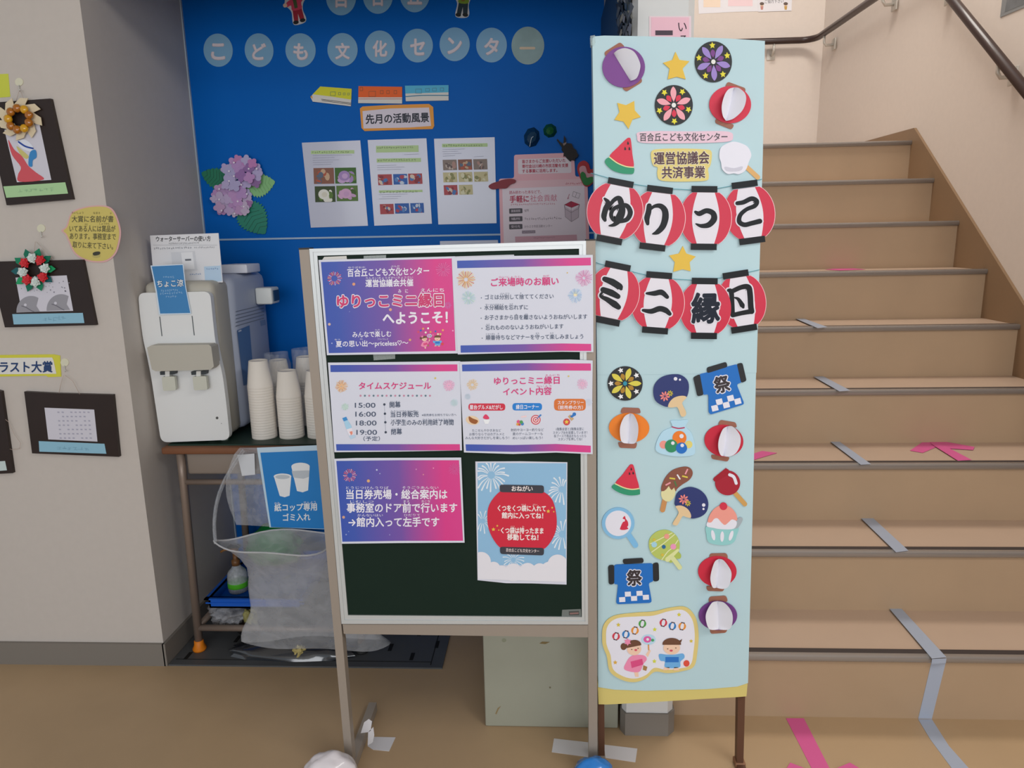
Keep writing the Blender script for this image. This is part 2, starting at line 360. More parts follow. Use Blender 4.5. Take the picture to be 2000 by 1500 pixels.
# ------------------------------------------------------------------ papers round the stairs
WH = M('#e9e7ec', 0.55); BLK = M('#20201f', 0.55); DK = M('#34384a', 0.55)
b4 = PY(YE)
mb = MB().poly(b4, [(1362, -40), (1482, -40), (1482, 22), (1440, 23), (1365, 27)], 0.0015, 0.0012, WH)
mb.poly(b4, rect(1374, -30, 1407, 14), 0.002, 0, M('#f3ddc8', 0.6)); mb.poly(b4, rect(1422, -30, 1470, 12), 0.002, 0, M('#f2d5da', 0.6))
build('pale_poster', mb, None, 'white and pale pink poster high on the landing wall above the handrail', 'poster')
mb = MB().poly(b4, [(1478, -30), (1548, -30), (1546, 21), (1481, 23)], 0.0032, 0.0012, WH); y_ = zt(1350, 0, 3.077)
y_(mb, b4, 'ご協力下さい', 442, 10, 555, 6, 22, DK, off=0.0036)
for xx, cc in ((425, '#c98f86'), (568, '#c9a25e')):
    px = 1350+xx/3.077; mb.poly(b4, ell(px, 9, 3.6, 3.2), 0.0036, 0, M('#e8c8a8')); mb.poly(b4, ell(px, 7.2, 4.3, 3), 0.0040, 0, M('#6b5a52')); mb.poly(b4, [(px-3, 12), (px+3, 12), (px+2, 19), (px-2, 19)], 0.0036, 0, M(cc))
build('request_notice', mb, None, 'small white notice asking for cooperation with two tiny figures', 'notice')
rw = PX(XR+0.012)
build('grey_poster', MB().poly(rw, [(1962, -40), (2040, -60), (2030, 2), (1953, 34)], 0.003, 0.002, M('#8d8f90', 0.5)).poly(rw, [(1972, -30), (2030, -40), (2020, 0), (1962, 24)], 0.0036, 0, M('#74777a', 0.5, noise=0.3, scale=30)), None, 'crumpled grey poster at the top of the right wall', 'poster')
cp = PY(1.69); mb = MB().poly(cp, rect(1268, 31.5, 1350, 120), 0.0010, 0.0008, M('#e6ccd2', 0.4, coat=0.3)).poly(cp, rect(1272, 34, 1346, 118), 0.0014, 0, M('#eab9c6', 0.5))
c_ = zf(1150, 0, 9.09); mb.poly(cp, c_(rect(1182, 540, 1490, 625)), 0.0018, 0, M('#4b3d48')); text(mb, cp, 'い', 1325, 53, 1341, 52, 17, M('#3a2c34'), 0.0018, 0.01, fit=True); text(mb, cp, 'ろ', 1327, 78, 1342, 78, 18, M('#3a2c34'), 0.0018, 0.01, fit=True)
mb.poly(cp, rect(1280, 74, 1313, 83), 0.0018, 0, M('#4b3d48'))
build('pink_notice', mb, None, 'pink handwritten notice on the white column, half hidden by the banner', 'notice')
dk = PX(0.195); db = MB().box((0.185, 1.74, 0.9), (0.1928, 2.535, 2.01), M('#33424a', 0.35, noise=0.15, scale=8))
dn = build('dark_pinboard', db, None, 'dark slate pinboard on the alcove side of the column', 'pinboard')
cl = MB(); rr = random.Random(3); pd = PX(0.185)
for k in range(46):
    cx, cyy = rr.uniform(1206, 1232), rr.uniform(-12, 66); l = rr.uniform(5, 14)
    cl.poly(pd, rot([(cx-2.2, cyy-l), (cx+2.6, cyy-l*0.8), (cx+1.6, cyy+l), (cx-1.8, cyy+l*0.7)], cx, cyy, rr.uniform(-25, 25)), 0.002+0.00008*k, 0.0003, M(rr.choice(['#8b8f9a', '#70757e', '#5d646b', '#a3a092', '#2b3138', '#4d5f73'])))
build('paper_collage', cl, dn, 'torn grey paper collage')

# ------------------------------------------------------------------ alcove floor, desk and what stands on and under it
pm = M('#56585a', 0.5, metal=0.15, noise=0.12, scale=12)
fp = build('floor_grating', MB().box((-1.21, 1.972, 0.0), (-0.335, YB, 0.005), pm), None, 'dark grey slotted metal plate on the alcove floor', 'floor plate')
for sx, sy in ((-1.17, 2.02), (-1.05, 2.12), (-0.52, 2.08), (-0.44, 2.03), (-0.44, 2.17), (-0.37, 2.10), (-0.56, 2.2), (-0.66, 2.03)):
    build('slot', MB().box((sx-0.006, sy-0.02, 0.004), (sx+0.006, sy+0.02, 0.0058), M('#0d0d0d', 0.8)), fp)
build('hinge_seam', MB().box((-0.375, 1.985, 0.004), (-0.372, YB-0.01, 0.0056), M('#161616', 0.8)).box((-1.2, 2.0, 0.004), (-0.375, 2.003, 0.0056), M('#222', 0.8) if False else M('#222222', 0.8)), fp)

STEEL = M('#8d7d72', 0.4, metal=0.35); WOOD = M('#7a4f36', 0.5, noise=0.15, scale=14)
DX0, DX1, DY0, DY1 = -1.188, -0.568, 2.04, 2.49
dk_ = thing('school_desk', 'brown topped school desk with steel frame and orange foot caps', 'desk', ((DX0+DX1)/2, 2.26, 0))
build('desk_top', MB().box((DX0, DY0, 0.678), (DX1, DY1, 0.700), WOOD, 0.006), dk_)
build('storage_tray', MB().box((DX0+0.065, DY0+0.02, 0.607), (DX1-0.065, DY1-0.05, 0.677), M('#8f8379', 0.5, metal=0.2), 0.008), dk_)
for i, xx in enumerate((DX0+0.052, DX1-0.052)):
    s = 1 if i == 0 else -1
    for yy, nm in ((DY0+0.015, 0), (DY1-0.03, 1)):
        lg = build('leg', MB().tube([(xx, yy, 0.677), (xx, yy, 0.60), (xx-s*0.012, yy, 0.02)], 0.0125, STEEL), dk_)
        fm = M('#d97a16', 0.5) if yy < 2.1 and i == 0 else M('#2b2b2b', 0.6)
        build('foot_cap', MB().lathe((xx-s*0.012, yy, 0.0), [(0.020, 0.0055), (0.022, 0.012), (0.0155, 0.026), (0.0145, 0.040), (0.012, 0.041)], fm, 16), lg, 'orange rubber foot cap' if yy < 2.1 and i == 0 else 'dark foot cap')
build('crossbar', MB().tube([(DX0+0.045, DY0+0.015, 0.585), (DX1-0.045, DY0+0.015, 0.585)], 0.009, STEEL), dk_)
build('foot_rail', MB().tube([(DX0+0.045, DY0+0.015, 0.085), (DX1-0.045, DY0+0.015, 0.085)], 0.0105, STEEL), dk_)
for xx in (DX0+0.042, DX1-0.042): build('side_rail', MB().tube([(xx, DY0+0.015, 0.085), (xx, DY1-0.03, 0.085)], 0.0105, STEEL), dk_)
ZT = 0.7045
build('green_desk_mat', MB().box((DX0+0.012, DY0+0.022, 0.7002), (DX1-0.01, DY1-0.01, ZT), M('#22392f', 0.5)), None, 'thin dark green mat covering the school desk top', 'mat')

# water dispenser
wd = thing('water_dispenser', 'white countertop water dispenser with two taps on the school desk', 'water dispenser', (-1.10, 2.27, ZT))
u_ = zf(260, 440, 3.409); FR = PY(2.085); GR = M('#b5b1a6', 0.5); GR2 = M('#a9b1c4', 0.45); WP = M('#e0e2e3', 0.35)
XD0, XD1 = -1.213, -0.995
build('front_shell', MB().box((XD0+0.004, 2.085, ZT+0.012), (XD1, 2.20, 1.202), GR, 0.022), wd, 'warm grey front shell')
rb = build('body', MB().box((XD0+0.004, 2.185, ZT+0.012), (XD1+0.012, 2.47, 1.214), GR2, 0.03), wd, 'bluish white rear housing')
fpn = build('front_cover', MB().poly(FR, rnd(u_([(33, 450), (270, 447), (512, 440), (528, 600), (545, 760), (566, 870), (598, 1010), (622, 1200), (645, 1428), (400, 1438), (186, 1446), (152, 1220), (120, 1010), (92, 870), (66, 760), (45, 600)]), 14, 6), 0.016, 0.02, WP), wd, 'glossy white front cover')
FC = PY(2.069)
sp = MB(); hz = u_([(92, 815), (120, 800), (505, 795), (520, 810), (537, 940), (515, 962), (150, 972), (125, 960)]); sp.poly(PY(2.03), hz, 0, 0.045, GR); build('tap_housing', sp, wd, 'warm grey tap housing')
for q in ([(190, 1010), (275, 1006), (285, 1098), (200, 1104)], [(395, 1008), (485, 1004), (495, 1094), (405, 1100)]):
    lv = build('lever', MB().poly(PY(2.045), rnd(u_(q), 3), 0, 0.012, M('#c6c7bb', 0.4)), wd)
    x0 = (q[0][0]+q[1][0])/2; build('spout', MB().poly(PY(2.05), u_([(x0-55, 975), (x0+45, 970), (x0+42, 992), (x0-52, 997)]), 0, 0.02, M('#3d4347', 0.4)).poly(PY(2.048), u_([(x0-20, 972), (x0+10, 971), (x0+10, 1006), (x0-20, 1008)]), 0, 0.02, M('#dcdcd8', 0.3)), lv)
for a in ([(174, 608), (180, 608), (195, 738), (189, 738)], [(389, 603), (395, 603), (410, 733), (404, 733)]): build('guide_slot', MB().poly(FC, u_(a), 0.0006, 0, M('#5b6166')), fpn)
build('indicator', MB().poly(FC, u_(ell(559, 1283, 9)), 0.0006, 0, M('#585a5a')).poly(FC, u_(ell(588, 1320, 3)), 0.0006, 0, M('#888')if False else M('#888888')), fpn)
sd = PX(XD1+0.012); sd.n = np.array((1.0, 0, 0)); sd.p0 = np.array((XD1+0.012, 0, 0))
vv = MB()
for k in range(5): brush(vv, sd, u_([(685, 575+k*24), (870, 530+k*22)]), 1.6, 0.0008, M('#808896'))
build('vent_slots', vv, rb)
build('instruction_sticker', MB().poly(sd, u_([(692, 700), (775, 665), (806, 1045), (735, 1068)]), 0.0008, 0, M('#5c7ca8', 0.4)).poly(sd, u_([(700, 702), (720, 694), (722, 704), (702, 712)]), 0.0012, 0, M('#ccd6e6')), rb, 'blue instruction sticker')
build('rating_sticker', MB().poly(sd, u_([(845, 635), (880, 628), (885, 662), (850, 670)]), 0.0008, 0, M('#7b8fb0')), rb)
build('inlet_valve', MB().box((-0.982, 2.36, 1.106), (-0.925, 2.43, 1.162), M('#d5d9d8', 0.4), 0.006).box((-0.9255, 2.372, 1.116), (-0.922, 2.42, 1.152), M('#2d4a63', 0.4)), wd, 'small white valve with dark face')
for xx, yy in ((-1.18, 2.115), (-1.14, 2.115), (-1.06, 2.115), (-1.02, 2.115), (-1.17, 2.42), (-1.03, 2.42)): build('foot', MB().lathe((xx, yy, ZT), [(0.012, 0), (0.012, 0.016)], M('#a9b8ad', 0.5), 12), wd)

# papers and things on the dispenser
SH = PY(2.14); uz = zt(260, 440, 3.409); LB = M('#b9d2ea', 0.5)
mb = MB().poly(SH, u_([(112, 68), (568, 52), (597, 380), (140, 392)]), 0, 0.002, M('#e2e3e8', 0.25, coat=0.5))
uz(mb, SH, 'ウォーターサーバーの使い方', 152, 92, 516, 88, 36, BLK, bold=0.02); uz(mb, SH, '~24', 235, 121, 440, 118, 14, M('#83858c'))
mb.poly(SH, u_(rect(132, 131, 560, 133)), 0.0006, 0, M('#a4a6ad')); uz(mb, SH, '~18', 135, 155, 390, 148, 17, M('#777982')); uz(mb, SH, '~13', 405, 150, 545, 146, 15, M('#8a8c94'))
mb.poly(SH, u_([(252, 180), (410, 172), (428, 300), (330, 312), (262, 270)]), 0.0006, 0, M('#d3d5db')).poly(SH, u_([(318, 182), (395, 178), (410, 290), (335, 296)]), 0.0009, 0, M('#e8e9ed')).poly(SH, u_([(345, 225), (385, 223), (387, 235), (347, 237)]), 0.0012, 0, M('#6d7078'))
mb.poly(SH, u_([(472, 275), (582, 268), (592, 372), (480, 380)]), 0.0006, 0, LB); uz(mb, SH, '~6', 485, 292, 570, 287, 14, M('#4b78b0'), off=0.001)
uz(mb, SH, '~6', 375, 328, 455, 324, 14, M('#5c88bb')); uz(mb, SH, '~11', 380, 372, 470, 368, 10, M('#8a8c94'))
build('instruction_sheet', mb, None, 'white laminated how-to sheet standing on the water dispenser', 'sign')
SG = PY(2.0655); mb = MB().poly(SG, u_([(115, 268), (335, 258), (350, 400), (387, 590), (172, 596), (150, 440)]), 0.0006, 0.0012, M('#cfe0f0', 0.4)).poly(SG, u_([(124, 274), (329, 264), (345, 402), (380, 584), (180, 588), (158, 436)]), 0.001, 0, M('#3f83bd', 0.45))
uz(mb, SG, 'ちょこ涼', 160, 390, 334, 384, 48, M('#1d3c63'), off=0.0014, bold=0.065); uz(mb, SG, 'ちょこ涼', 160, 390, 334, 384, 48, M('#eef2f6'), off=0.0018, bold=0.02)
LT = M('#a7cbe8'); uz(mb, SG, '~5', 195, 348, 275, 344, 16, LT, off=0.0014); uz(mb, SG, '~9', 185, 436, 300, 430, 16, LT, off=0.0014); uz(mb, SG, '~10', 175, 456, 330, 448, 16, LT, off=0.0014); uz(mb, SG, '~5', 215, 476, 290, 470, 16, LT, off=0.0014)
build('blue_sign', mb, None, 'small blue sign stuck on the dispenser front, white lettering', 'sign')
build('white_box', MB().box((-1.06, 2.29, 1.2145), (-0.972, 2.40, 1.243), M('#dde0ea', 0.4), 0.004), None, 'flat white box lying on top of the water dispenser', 'box')

# paper cups, nested upside down
CUP = M('#e4ddd4', 0.6)
cm = MB().lathe((0, 0, 0), [(0.0388, 0.0), (0.0393, 0.001), (0.0393, 0.0078), (0.0388, 0.0086), (0.0285, 0.086), (0.027, 0.0865), (0.026, 0.083), (0.0, 0.083)], CUP, 28)
c0 = None
def cup_stack(x, y, n, dz, lab, top, grp):
    global c0
    for k in range(n):
        if c0 is None: c = c0 = build('paper_cup', cm)
        else: c = c0.copy(); COL.objects.link(c)
        c.location = (x, y, ZT+k*dz); c['category'] = 'paper cup'; c['group'] = grp if k < n-1 else 'topmost paper cups of the stacks'
        c['label'] = lab if k < n-1 else top
        if k == n-1: del c['group']
cup_stack(-0.902, 2.145, 20, 0.0085, 'white paper cup nested upside down in the tall stack beside the dispenser', 'topmost upturned paper cup of the tall stack beside the dispenser', 'cups of the tallest stack')
cup_stack(-0.815, 2.150, 16, 0.0085, 'white paper cup nested upside down in the middle front stack', 'topmost upturned paper cup of the middle front stack', 'cups of the middle front stack')
cup_stack(-0.725, 2.152, 16, 0.0085, 'white paper cup nested upside down in the stack beside the blackboard post', 'topmost upturned paper cup of the stack beside the blackboard post', 'cups of the stack beside the board')
cup_stack(-0.90, 2.30, 17, 0.0085, 'white paper cup inside the clear sleeve behind the tall stack', 'topmost cup inside the clear sleeve behind the tall stack', 'sleeved cups behind the tall stack')
cup_stack(-0.81, 2.31, 18, 0.0085, 'white paper cup inside the clear sleeve nearer the blackboard', 'topmost cup inside the clear sleeve nearer the blackboard', 'sleeved cups nearer the board')
SLV = film('m_sleeve', '#e6ebf2', 0.16, 0.1)
for x, y, hh, lb in ((-0.90, 2.30, 0.245, 'clear crinkled plastic sleeve round cups behind the tallest stack'), (-0.81, 2.31, 0.258, 'clear crinkled plastic sleeve round cups nearest the blackboard')):
    mb = MB(); n = 24; V = []; F = []
    for i, z in enumerate(np.linspace(0, hh, 14)):
        for k in range(n): t = 2*math.pi*k/n; r = 0.0418+0.0008*math.sin(5*t+i)+(0.0 if z < hh-0.03 else -0.006*math.sin(3*t+1)-0.004); V.append((x+r*math.cos(t), y+r*math.sin(t), ZT+z))
    for i in range(13):
        for k in range(n): F.append([i*n+k, i*n+(k+1) % n, (i+1)*n+(k+1) % n, (i+1)*n+k])
    build('plastic_sleeve', mb.add(V, F, SLV, True), None, lb, 'plastic sleeve')

# cup bin bag hanging from the desk, with its sign
BAG = film('m_bag', '#cdd0d6', 0.34, 0.35)
v_ = zf(260, 840, 3.125); vz = zt(260, 840, 3.125); CB = PY(1.995)
tb = thing('bin_bag', 'milky clear bin bag hanging open from the desk edge', 'bag', (-0.80, 1.93, 0.09))
def loft(rings, m, n=36, wob=0.006):
    mb = MB(); V = []; F = []
    for i, (cx, cy, z, rx, ry) in enumerate(rings):
        for k in range(n):
            t = 2*math.pi*k/n; q = 1+wob/rx*(math.sin(3*t+i*0.9)+0.6*math.sin(7*t-i*1.3)); V.append((cx+rx*q*math.cos(t), cy+ry*q*math.sin(t)*(0.68+0.32*math.cos(t)), z+0.006*math.sin(4*t+1)*(i == len(rings)-1 or i == 0)))
    for i in range(len(rings)-1):
        for k in range(n): F.append([i*n+k, i*n+(k+1) % n, (i+1)*n+(k+1) % n, (i+1)*n+k])
    return mb.add(V, F, m, True)
rg = []
for t in np.linspace(0, 1, 14):
    z = 0.455-0.345*t; wx = np.interp(t, [0, 0.2, 0.45, 0.75, 1], [0.177, 0.135, 0.145, 0.19, 0.232]); cxx = np.interp(t, [0, 0.2, 0.45, 1], [-0.80, -0.755, -0.745, -0.712]); rg.append((cxx, 1.90+0.03*t, z, wx, np.interp(t, [0, 0.2, 1], [0.118, 0.075, 0.05])))
build('bag_body', loft(rg, BAG), tb)
bs = MB(); V = []; F = []; NN = 14
for i in range(NN):
    t = i/(NN-1)
    for j in range(16):
        s = j/15; z = 0.708-0.25*t; x = -0.965+0.03*math.sin(math.pi*t)*-1.1+ s*(0.34) + (0.03*(1-t))*(1-s); V.append((x, 2.012-0.0*t+0.008*math.sin(6*s+2*t)-0.02*math.sin(math.pi*t)*0.3 if i else 2.03, z if i else 0.703))
for i in range(NN-1):
    for j in range(15): F.append([i*16+j, i*16+j+1, (i+1)*16+j+1, (i+1)*16+j])
build('bag_back', bs.add(V, F, BAG, True), tb)
fr_ = MB(); V = []; F = []
for i in range(14):
    t = i/13
    for j in range(10):
        s = j/9; a = math.pi*(1.02-0.16*s); z = 0.455+0.25*t; V.append((-0.80+(0.178+0.02*math.sin(math.pi*t))*math.cos(a)+0.06*t*t, 1.90-0.118*math.sin(a)*0.42+0.115*t+0.004*math.sin(9*s+3*t), z))
for i in range(13):
    for j in range(9): F.append([i*10+j, i*10+j+1, (i+1)*10+j+1, (i+1)*10+j])
build('bag_side', fr_.add(V, F, BAG, True), tb)
rim = [(-0.80+0.179*math.cos(t), 1.90+0.119*math.sin(t)*(0.68+0.32*math.cos(t)), 0.455+0.006*math.sin(4*t+1)) for t in np.linspace(0, 2*math.pi, 40)]
build('bag_rim', MB().tube(rim, 0.0028, film('m_rim', '#d5d5d8', 0.6, 0.35), 6, False), tb)
build('white_tape', MB().poly(PY(2.008), v_([(636, 152), (740, 143), (745, 272), (665, 280)]), 0, 0.0008, M('#d6dae0', 0.5)), None, 'white tape patch holding the bin bag to the desk', 'tape')
mb = MB().poly(CB, v_([(755, 108), (1140, 92), (1190, 606), (832, 594)]), 0, 0.001, M('#c3dcee', 0.4)).poly(CB, v_([(776, 138), (1142, 124), (1186, 603), (842, 592)]), 0.0006, 0, M('#2382cd', 0.45))
CW = M('#eef1f4'); CG = M('#c4ccd4')
mb.poly(CB, v_([(860, 285), (965, 285), (955, 400), (925, 410), (895, 402)]), 0.001, 0, CW).poly(CB, v_(ell(912, 283, 54, 18)), 0.0014, 0, CW).poly(CB, v_(ell(912, 286, 44, 13)), 0.0017, 0, CG)
mb.poly(CB, v_([(966, 225), (1078, 222), (1068, 368), (1035, 380), (1000, 372)]), 0.001, 0, CW).poly(CB, v_(ell(1022, 222, 56, 23)), 0.0014, 0, CW).poly(CB, v_([(968, 250), (1076, 246), (1073, 285), (1040, 297), (978, 290)]), 0.0013, 0, CG)
vz(mb, CB, '紙コップ専用', 862, 474, 1122, 468, 46, CW, off=0.001, bold=0.03); vz(mb, CB, 'ゴミ入れ', 914, 534, 1082, 530, 46, CW, off=0.001, bold=0.03); vz(mb, CB, 'かみ', 862, 447, 895, 446, 16, CW, off=0.001); vz(mb, CB, 'せんよう', 1040, 442, 1115, 440, 16, CW, off=0.001)
build('cup_bin_sign', mb, None, 'blue sign with two white cups hanging over the bin bag', 'sign')

# under the desk
def rbag(name, c, r, m, lab, cat, seed, amp=0.25, flat=None): return build(name, MB().lump(c, r, m, amp, seed, 4, flat), None, lab, cat)
rbag('black_bag', (-0.95, 2.25, 0.065), (0.17, 0.17, 0.085), M('#1c1b1a', 0.3), 'black plastic bag lying under the desk beneath the blue tray', 'bag', 2, 0.15, 0.006)
tr = MB(); BTM = M('#0b57bd', 0.4); x0, x1, y0, y1, z0, z1 = -1.105, -0.80, 2.065, 2.42, 0.150, 0.187; t = 0.006
tr.box((x0, y0, z0), (x1, y1, z0+t), BTM).box((x0, y0, z0), (x1, y0+t, z1), BTM).box((x0, y1-t, z0), (x1, y1, z1), BTM).box((x0, y0, z0), (x0+t, y1, z1), BTM).box((x1-t, y0, z0), (x1, y1, z1), BTM)
tr.box((x0-0.01, y0-0.01, z1-0.004), (x1+0.01, y0+0.006, z1), BTM).box((x0-0.01, y0-0.01, z1-0.004), (x0+0.006, y1+0.01, z1), BTM).box((x0-0.01, y0-0.002, z0+0.016), (x1+0.01, y0+0.002, z0+0.020), BTM)
build('blue_tray', tr, None, 'bright blue plastic tray under the school desk', 'tray')
rbag('green_bag', (-1.00, 2.37, 0.23), (0.10, 0.07, 0.075), M('#12803a', 0.35), 'green plastic bag in the blue tray behind the spray bottle', 'bag', 5, 0.2, 0.157)
bx, by, bz = -1.052, 2.17, 0.157
sb = thing('spray_bottle', 'clear spray bottle with green band and brown pump head', 'spray bottle', (bx, by, bz))
build('bottle', MB().lathe((bx, by, bz), [(0.030, 0), (0.033, 0.004), (0.033, 0.055), (0.029, 0.072), (0.016, 0.085), (0.012, 0.095)], film('m_clear', '#c9cdd2', 0.45, 0.08), 24), sb)
build('label_band', MB().lathe((bx, by, bz), [(0.0334, 0.018), (0.0336, 0.020), (0.0336, 0.034), (0.0334, 0.036)], M('#4fae25', 0.4), 24), sb, 'bright green label band')
build('pump_head', MB().lathe((bx, by, bz+0.094), [(0.014, 0), (0.014, 0.018), (0.008, 0.020), (0.008, 0.05), (0.012, 0.052), (0.012, 0.064)], M('#6d4a2a', 0.4), 16).tube([(bx, by, bz+0.150), (bx-0.03, by-0.01, bz+0.152), (bx-0.042, by-0.014, bz+0.146)], 0.004, M('#7d5730', 0.4), 8).box((bx-0.018, by-0.012, bz+0.158), (bx+0.02, by+0.012, bz+0.164), M('#1d1d1c', 0.4)), sb, 'brown pump head')
rbag('clear_wrap', (-1.055, 2.13, 0.105), (0.07, 0.06, 0.035), film('m_wrap', '#bfc0c6', 0.4, 0.12), 'crumpled clear plastic wrap below the blue tray', 'plastic wrap', 8, 0.6)
rbag('yellow_wad', (-0.975, 2.075, 0.115), (0.022, 0.02, 0.026), M('#8f8a55', 0.6), 'small yellowish crumpled wad in front of the black bag', 'paper wad', 11, 0.5)
rbag('yellow_wad', (-0.80, 2.02, 0.025), (0.02, 0.02, 0.02), M('#b5a468', 0.6), 'small yellowish wad on the grating below the bin bag', 'paper wad', 12, 0.5, 0.0055)
pk = MB(); V = []; F = []
for i in range(26):
    s = i/25
    for k in range(14):
        a = math.pi*k/13; r = 0.036*(0.55+0.45*min(1, min(s, 1-s)*7)); V.append((-1.03+0.40*s+0.01*math.sin(k), 2.045-r*1.35*math.cos(a)+0.004*math.sin(9*s+k), 0.0058+r*0.95*math.sin(a)*(1+0.12*math.sin(11*s+k*0.7))))
for i in range(25):
    for k in range(13): F.append([i*14+k, i*14+k+1, (i+1)*14+k+1, (i+1)*14+k])
build('shiny_pack', pk.add(V, F, M('#2a2d33', 0.12, coat=1.0, spec=0.8), True), None, 'long shiny black plastic pack on the grating under the desk', 'package')
cb_ = MB().box((-0.178, 1.712, 0.0), (0.184, 2.10, 0.92), M('#9fa091', 0.6, noise=0.05, scale=12), 0.004)
cab = build('low_cabinet', cb_, None, 'pale green low cabinet behind the blackboard, chipped front', 'cabinet')
cpl = PY(1.712); z7 = zf(600, 1180, 3.2258)
build('paint_chip', MB().poly(cpl, z7([(1462, 248), (1480, 236), (1530, 238), (1500, 252)]), 0.0005, 0, M('#7d6b45')).poly(cpl, z7([(1185, 690), (1200, 655), (1222, 640), (1205, 665), (1192, 695)]), 0.0005, 0, M('#8c7a55')).poly(cpl, z7(ell(1240, 228, 14, 12)), 0.0005, 0, M('#8d917c')).poly(cpl, z7(ell(1530, 525, 6)), 0.0005, 0, M('#77705a')), cab)

# ------------------------------------------------------------------ standing blackboard with posters
BY = 1.530; BP = PY(BY); BB = PY(BY+0.004)
BEIGE = M('#9a8f84', 0.45, metal=0.1); ALU = M('#c7cbcc', 0.35, metal=0.3); GRN = M('#15271f', 0.6, noise=0.08, scale=7, spec=0.15)
_f = BP.at(660, 1480)
bd = thing('standing_blackboard', 'green standing blackboard in aluminium frame on beige posts, covered with posters', 'blackboard', (-0.2, BY+0.014, 0))
def down(pl, a, b):
    # carry the line a-b on to the floor
    p, q = pl.at(*a), pl.at(*b); t = (0.004-p[2])/(q[2]-p[2]); return tuple(p+(q-p)*t)
def post(pl, a0, a1, b0, b1, dep, m):
    A, B_, C_, D_ = pl.at(*a0), pl.at(*a1), down(pl, a1, b1), down(pl, a0, b0); n = pl.n
    vs = [A, B_, C_, D_]; vs += [np.array(v)-n*dep for v in vs]
    return MB().add(vs, [[0, 1, 2, 3], [7, 6, 5, 4], [0, 4, 5, 1], [1, 5, 6, 2], [2, 6, 7, 3], [3, 7, 4, 0]], m)
lp = build('post', post(BP, (583.8, 486.6), (603.3, 486), (673, 1470), (688, 1470), 0.026, BEIGE), bd)
rp_ = build('post', post(BP, (1144.8, 469.6), (1163, 469), (1150, 1477), (1167, 1477), 0.026, BEIGE), bd)
CAPM = M('#3a3632', 0.6)
build('post_cap', MB().poly(PY(BY-0.0005), [(583, 484.4), (604.5, 483.8), (604.5, 487), (583, 487.8)], 0, 0.027, CAPM), lp, 'dark plastic cap')
build('post_cap', MB().poly(PY(BY-0.0005), [(1144, 467.4), (1163.6, 466.8), (1163.6, 469.8), (1144, 470.4)], 0, 0.027, CAPM), rp_, 'dark plastic cap')
build('writing_surface', MB().poly(BB, [(610, 492), (1140, 476), (1144, 1214), (672, 1212)], 0, 0.012, GRN), bd, 'dark green board surface')
O = [(603.8, 486), (1144.5, 470.3), (1148.6, 1220), (667, 1218.6)]; I = [(619.5, 499.5), (1131, 485.6), (1136.5, 1205.5), (679.5, 1202)]
for i, nm in enumerate(('frame_rail', 'frame_stile', 'frame_rail', 'frame_stile')):
    j = (i+1) % 4; q = [O[i], O[j], I[j], I[i]]; k = [(O[z][0]*0.55+I[z][0]*0.45, O[z][1]*0.55+I[z][1]*0.45) for z in (i, j)]
    mb = MB().poly(BP, q, -0.001, 0.014, ALU)
    mb.poly(BP, [O[i], O[j], k[1], k[0]], 0.0012, 0.002, ALU)
    build(nm, mb, bd, 'aluminium frame strip')
build('crossbar', MB().poly(BP, [(669, 1219.5), (1149, 1221), (1149.5, 1245), (671.5, 1238)], -0.001, 0.022, BEIGE), bd, 'beige lower crossbar')
build('maker_plate', MB().poly(BB, [(1098, 1191), (1134.5, 1189.5), (1135.5, 1204), (1097, 1204)], 0.0006, 0, M('#6f7674', 0.35)).poly(BB, [(1111, 1194), (1131, 1193), (1131.5, 1201.5), (1111.5, 1202)], 0.001, 0, M('#4a4e4d', 0.4)).poly(BB, [(1113, 1197), (1130, 1196), (1130, 1199), (1113, 1200)], 0.0013, 0, M('#8a6a66', 0.5)), bd, 'small grey plate in the lower corner')
for xx in (-0.503, 0.127): build('foot_bar', MB().bar((xx, 1.34, 0.014), (xx, 1.77, 0.014), 0.026, 0.022, BEIGE), bd)
g_ = zf(610, 480, 6.6667); gz = zt(610, 480, 6.6667); h_ = zf(880, 480, 6.6667); hz_ = zt(880, 480, 6.6667); i_ = zf(630, 690, 7.1429); iz = zt(630, 690, 7.1429)
j_ = zf(890, 690, 7.1429); jz = zt(890, 690, 7.1429); k_ = zf(640, 880, 7.1429); kz = zt(640, 880, 7.1429); l_ = zf(900, 880, 4.2857); lz = zt(900, 880, 4.2857)
SC = film('m_scotch', '#aeb8b4', 0.45, 0.2)
build('paper_scrap', MB().poly(BB, g_([(120, 195), (155, 145), (445, 133), (452, 200)]), 0.0015, 0.0005, M('#d9d6d0')), None, 'cream paper corner sticking out above the welcome poster', 'paper')
build('clear_tape', MB().poly(BB, g_([(668, 132), (960, 120), (960, 190), (668, 195)]), 0.0015, 0.0004, SC), None, 'clear tape above the welcome poster', 'tape')
build('clear_tape', MB().poly(BB, g_([(790, 1400), (1078, 1395), (1078, 1472), (800, 1492)]), 0.0015, 0.0004, SC), None, 'clear tape between welcome poster and timetable', 'tape')
build('paper_scrap', MB().poly(BB, h_([(0, 152), (20, 140), (825, 115), (840, 170), (20, 190)]), 0.0012, 0.0005, M('#dcdce2')), None, 'white paper edge showing above the visitor request poster', 'paper')
PW = M('#d6d9e7', 0.5); GB, GV, GP = '#3352b0', '#7450a6', '#d9388a'
GRAD = ramp_mat('m_gradient', [(0.0, GB), (0.12, '#3a55b0'), (0.5, GV), (0.85, GP), (1.0, '#d93d8c')])
PINK = M('#d63b80', 0.5); SL = M('#4a566e', 0.5); W_ = M('#eceaf4', 0.5)
PP = PY(BY-0.0030)
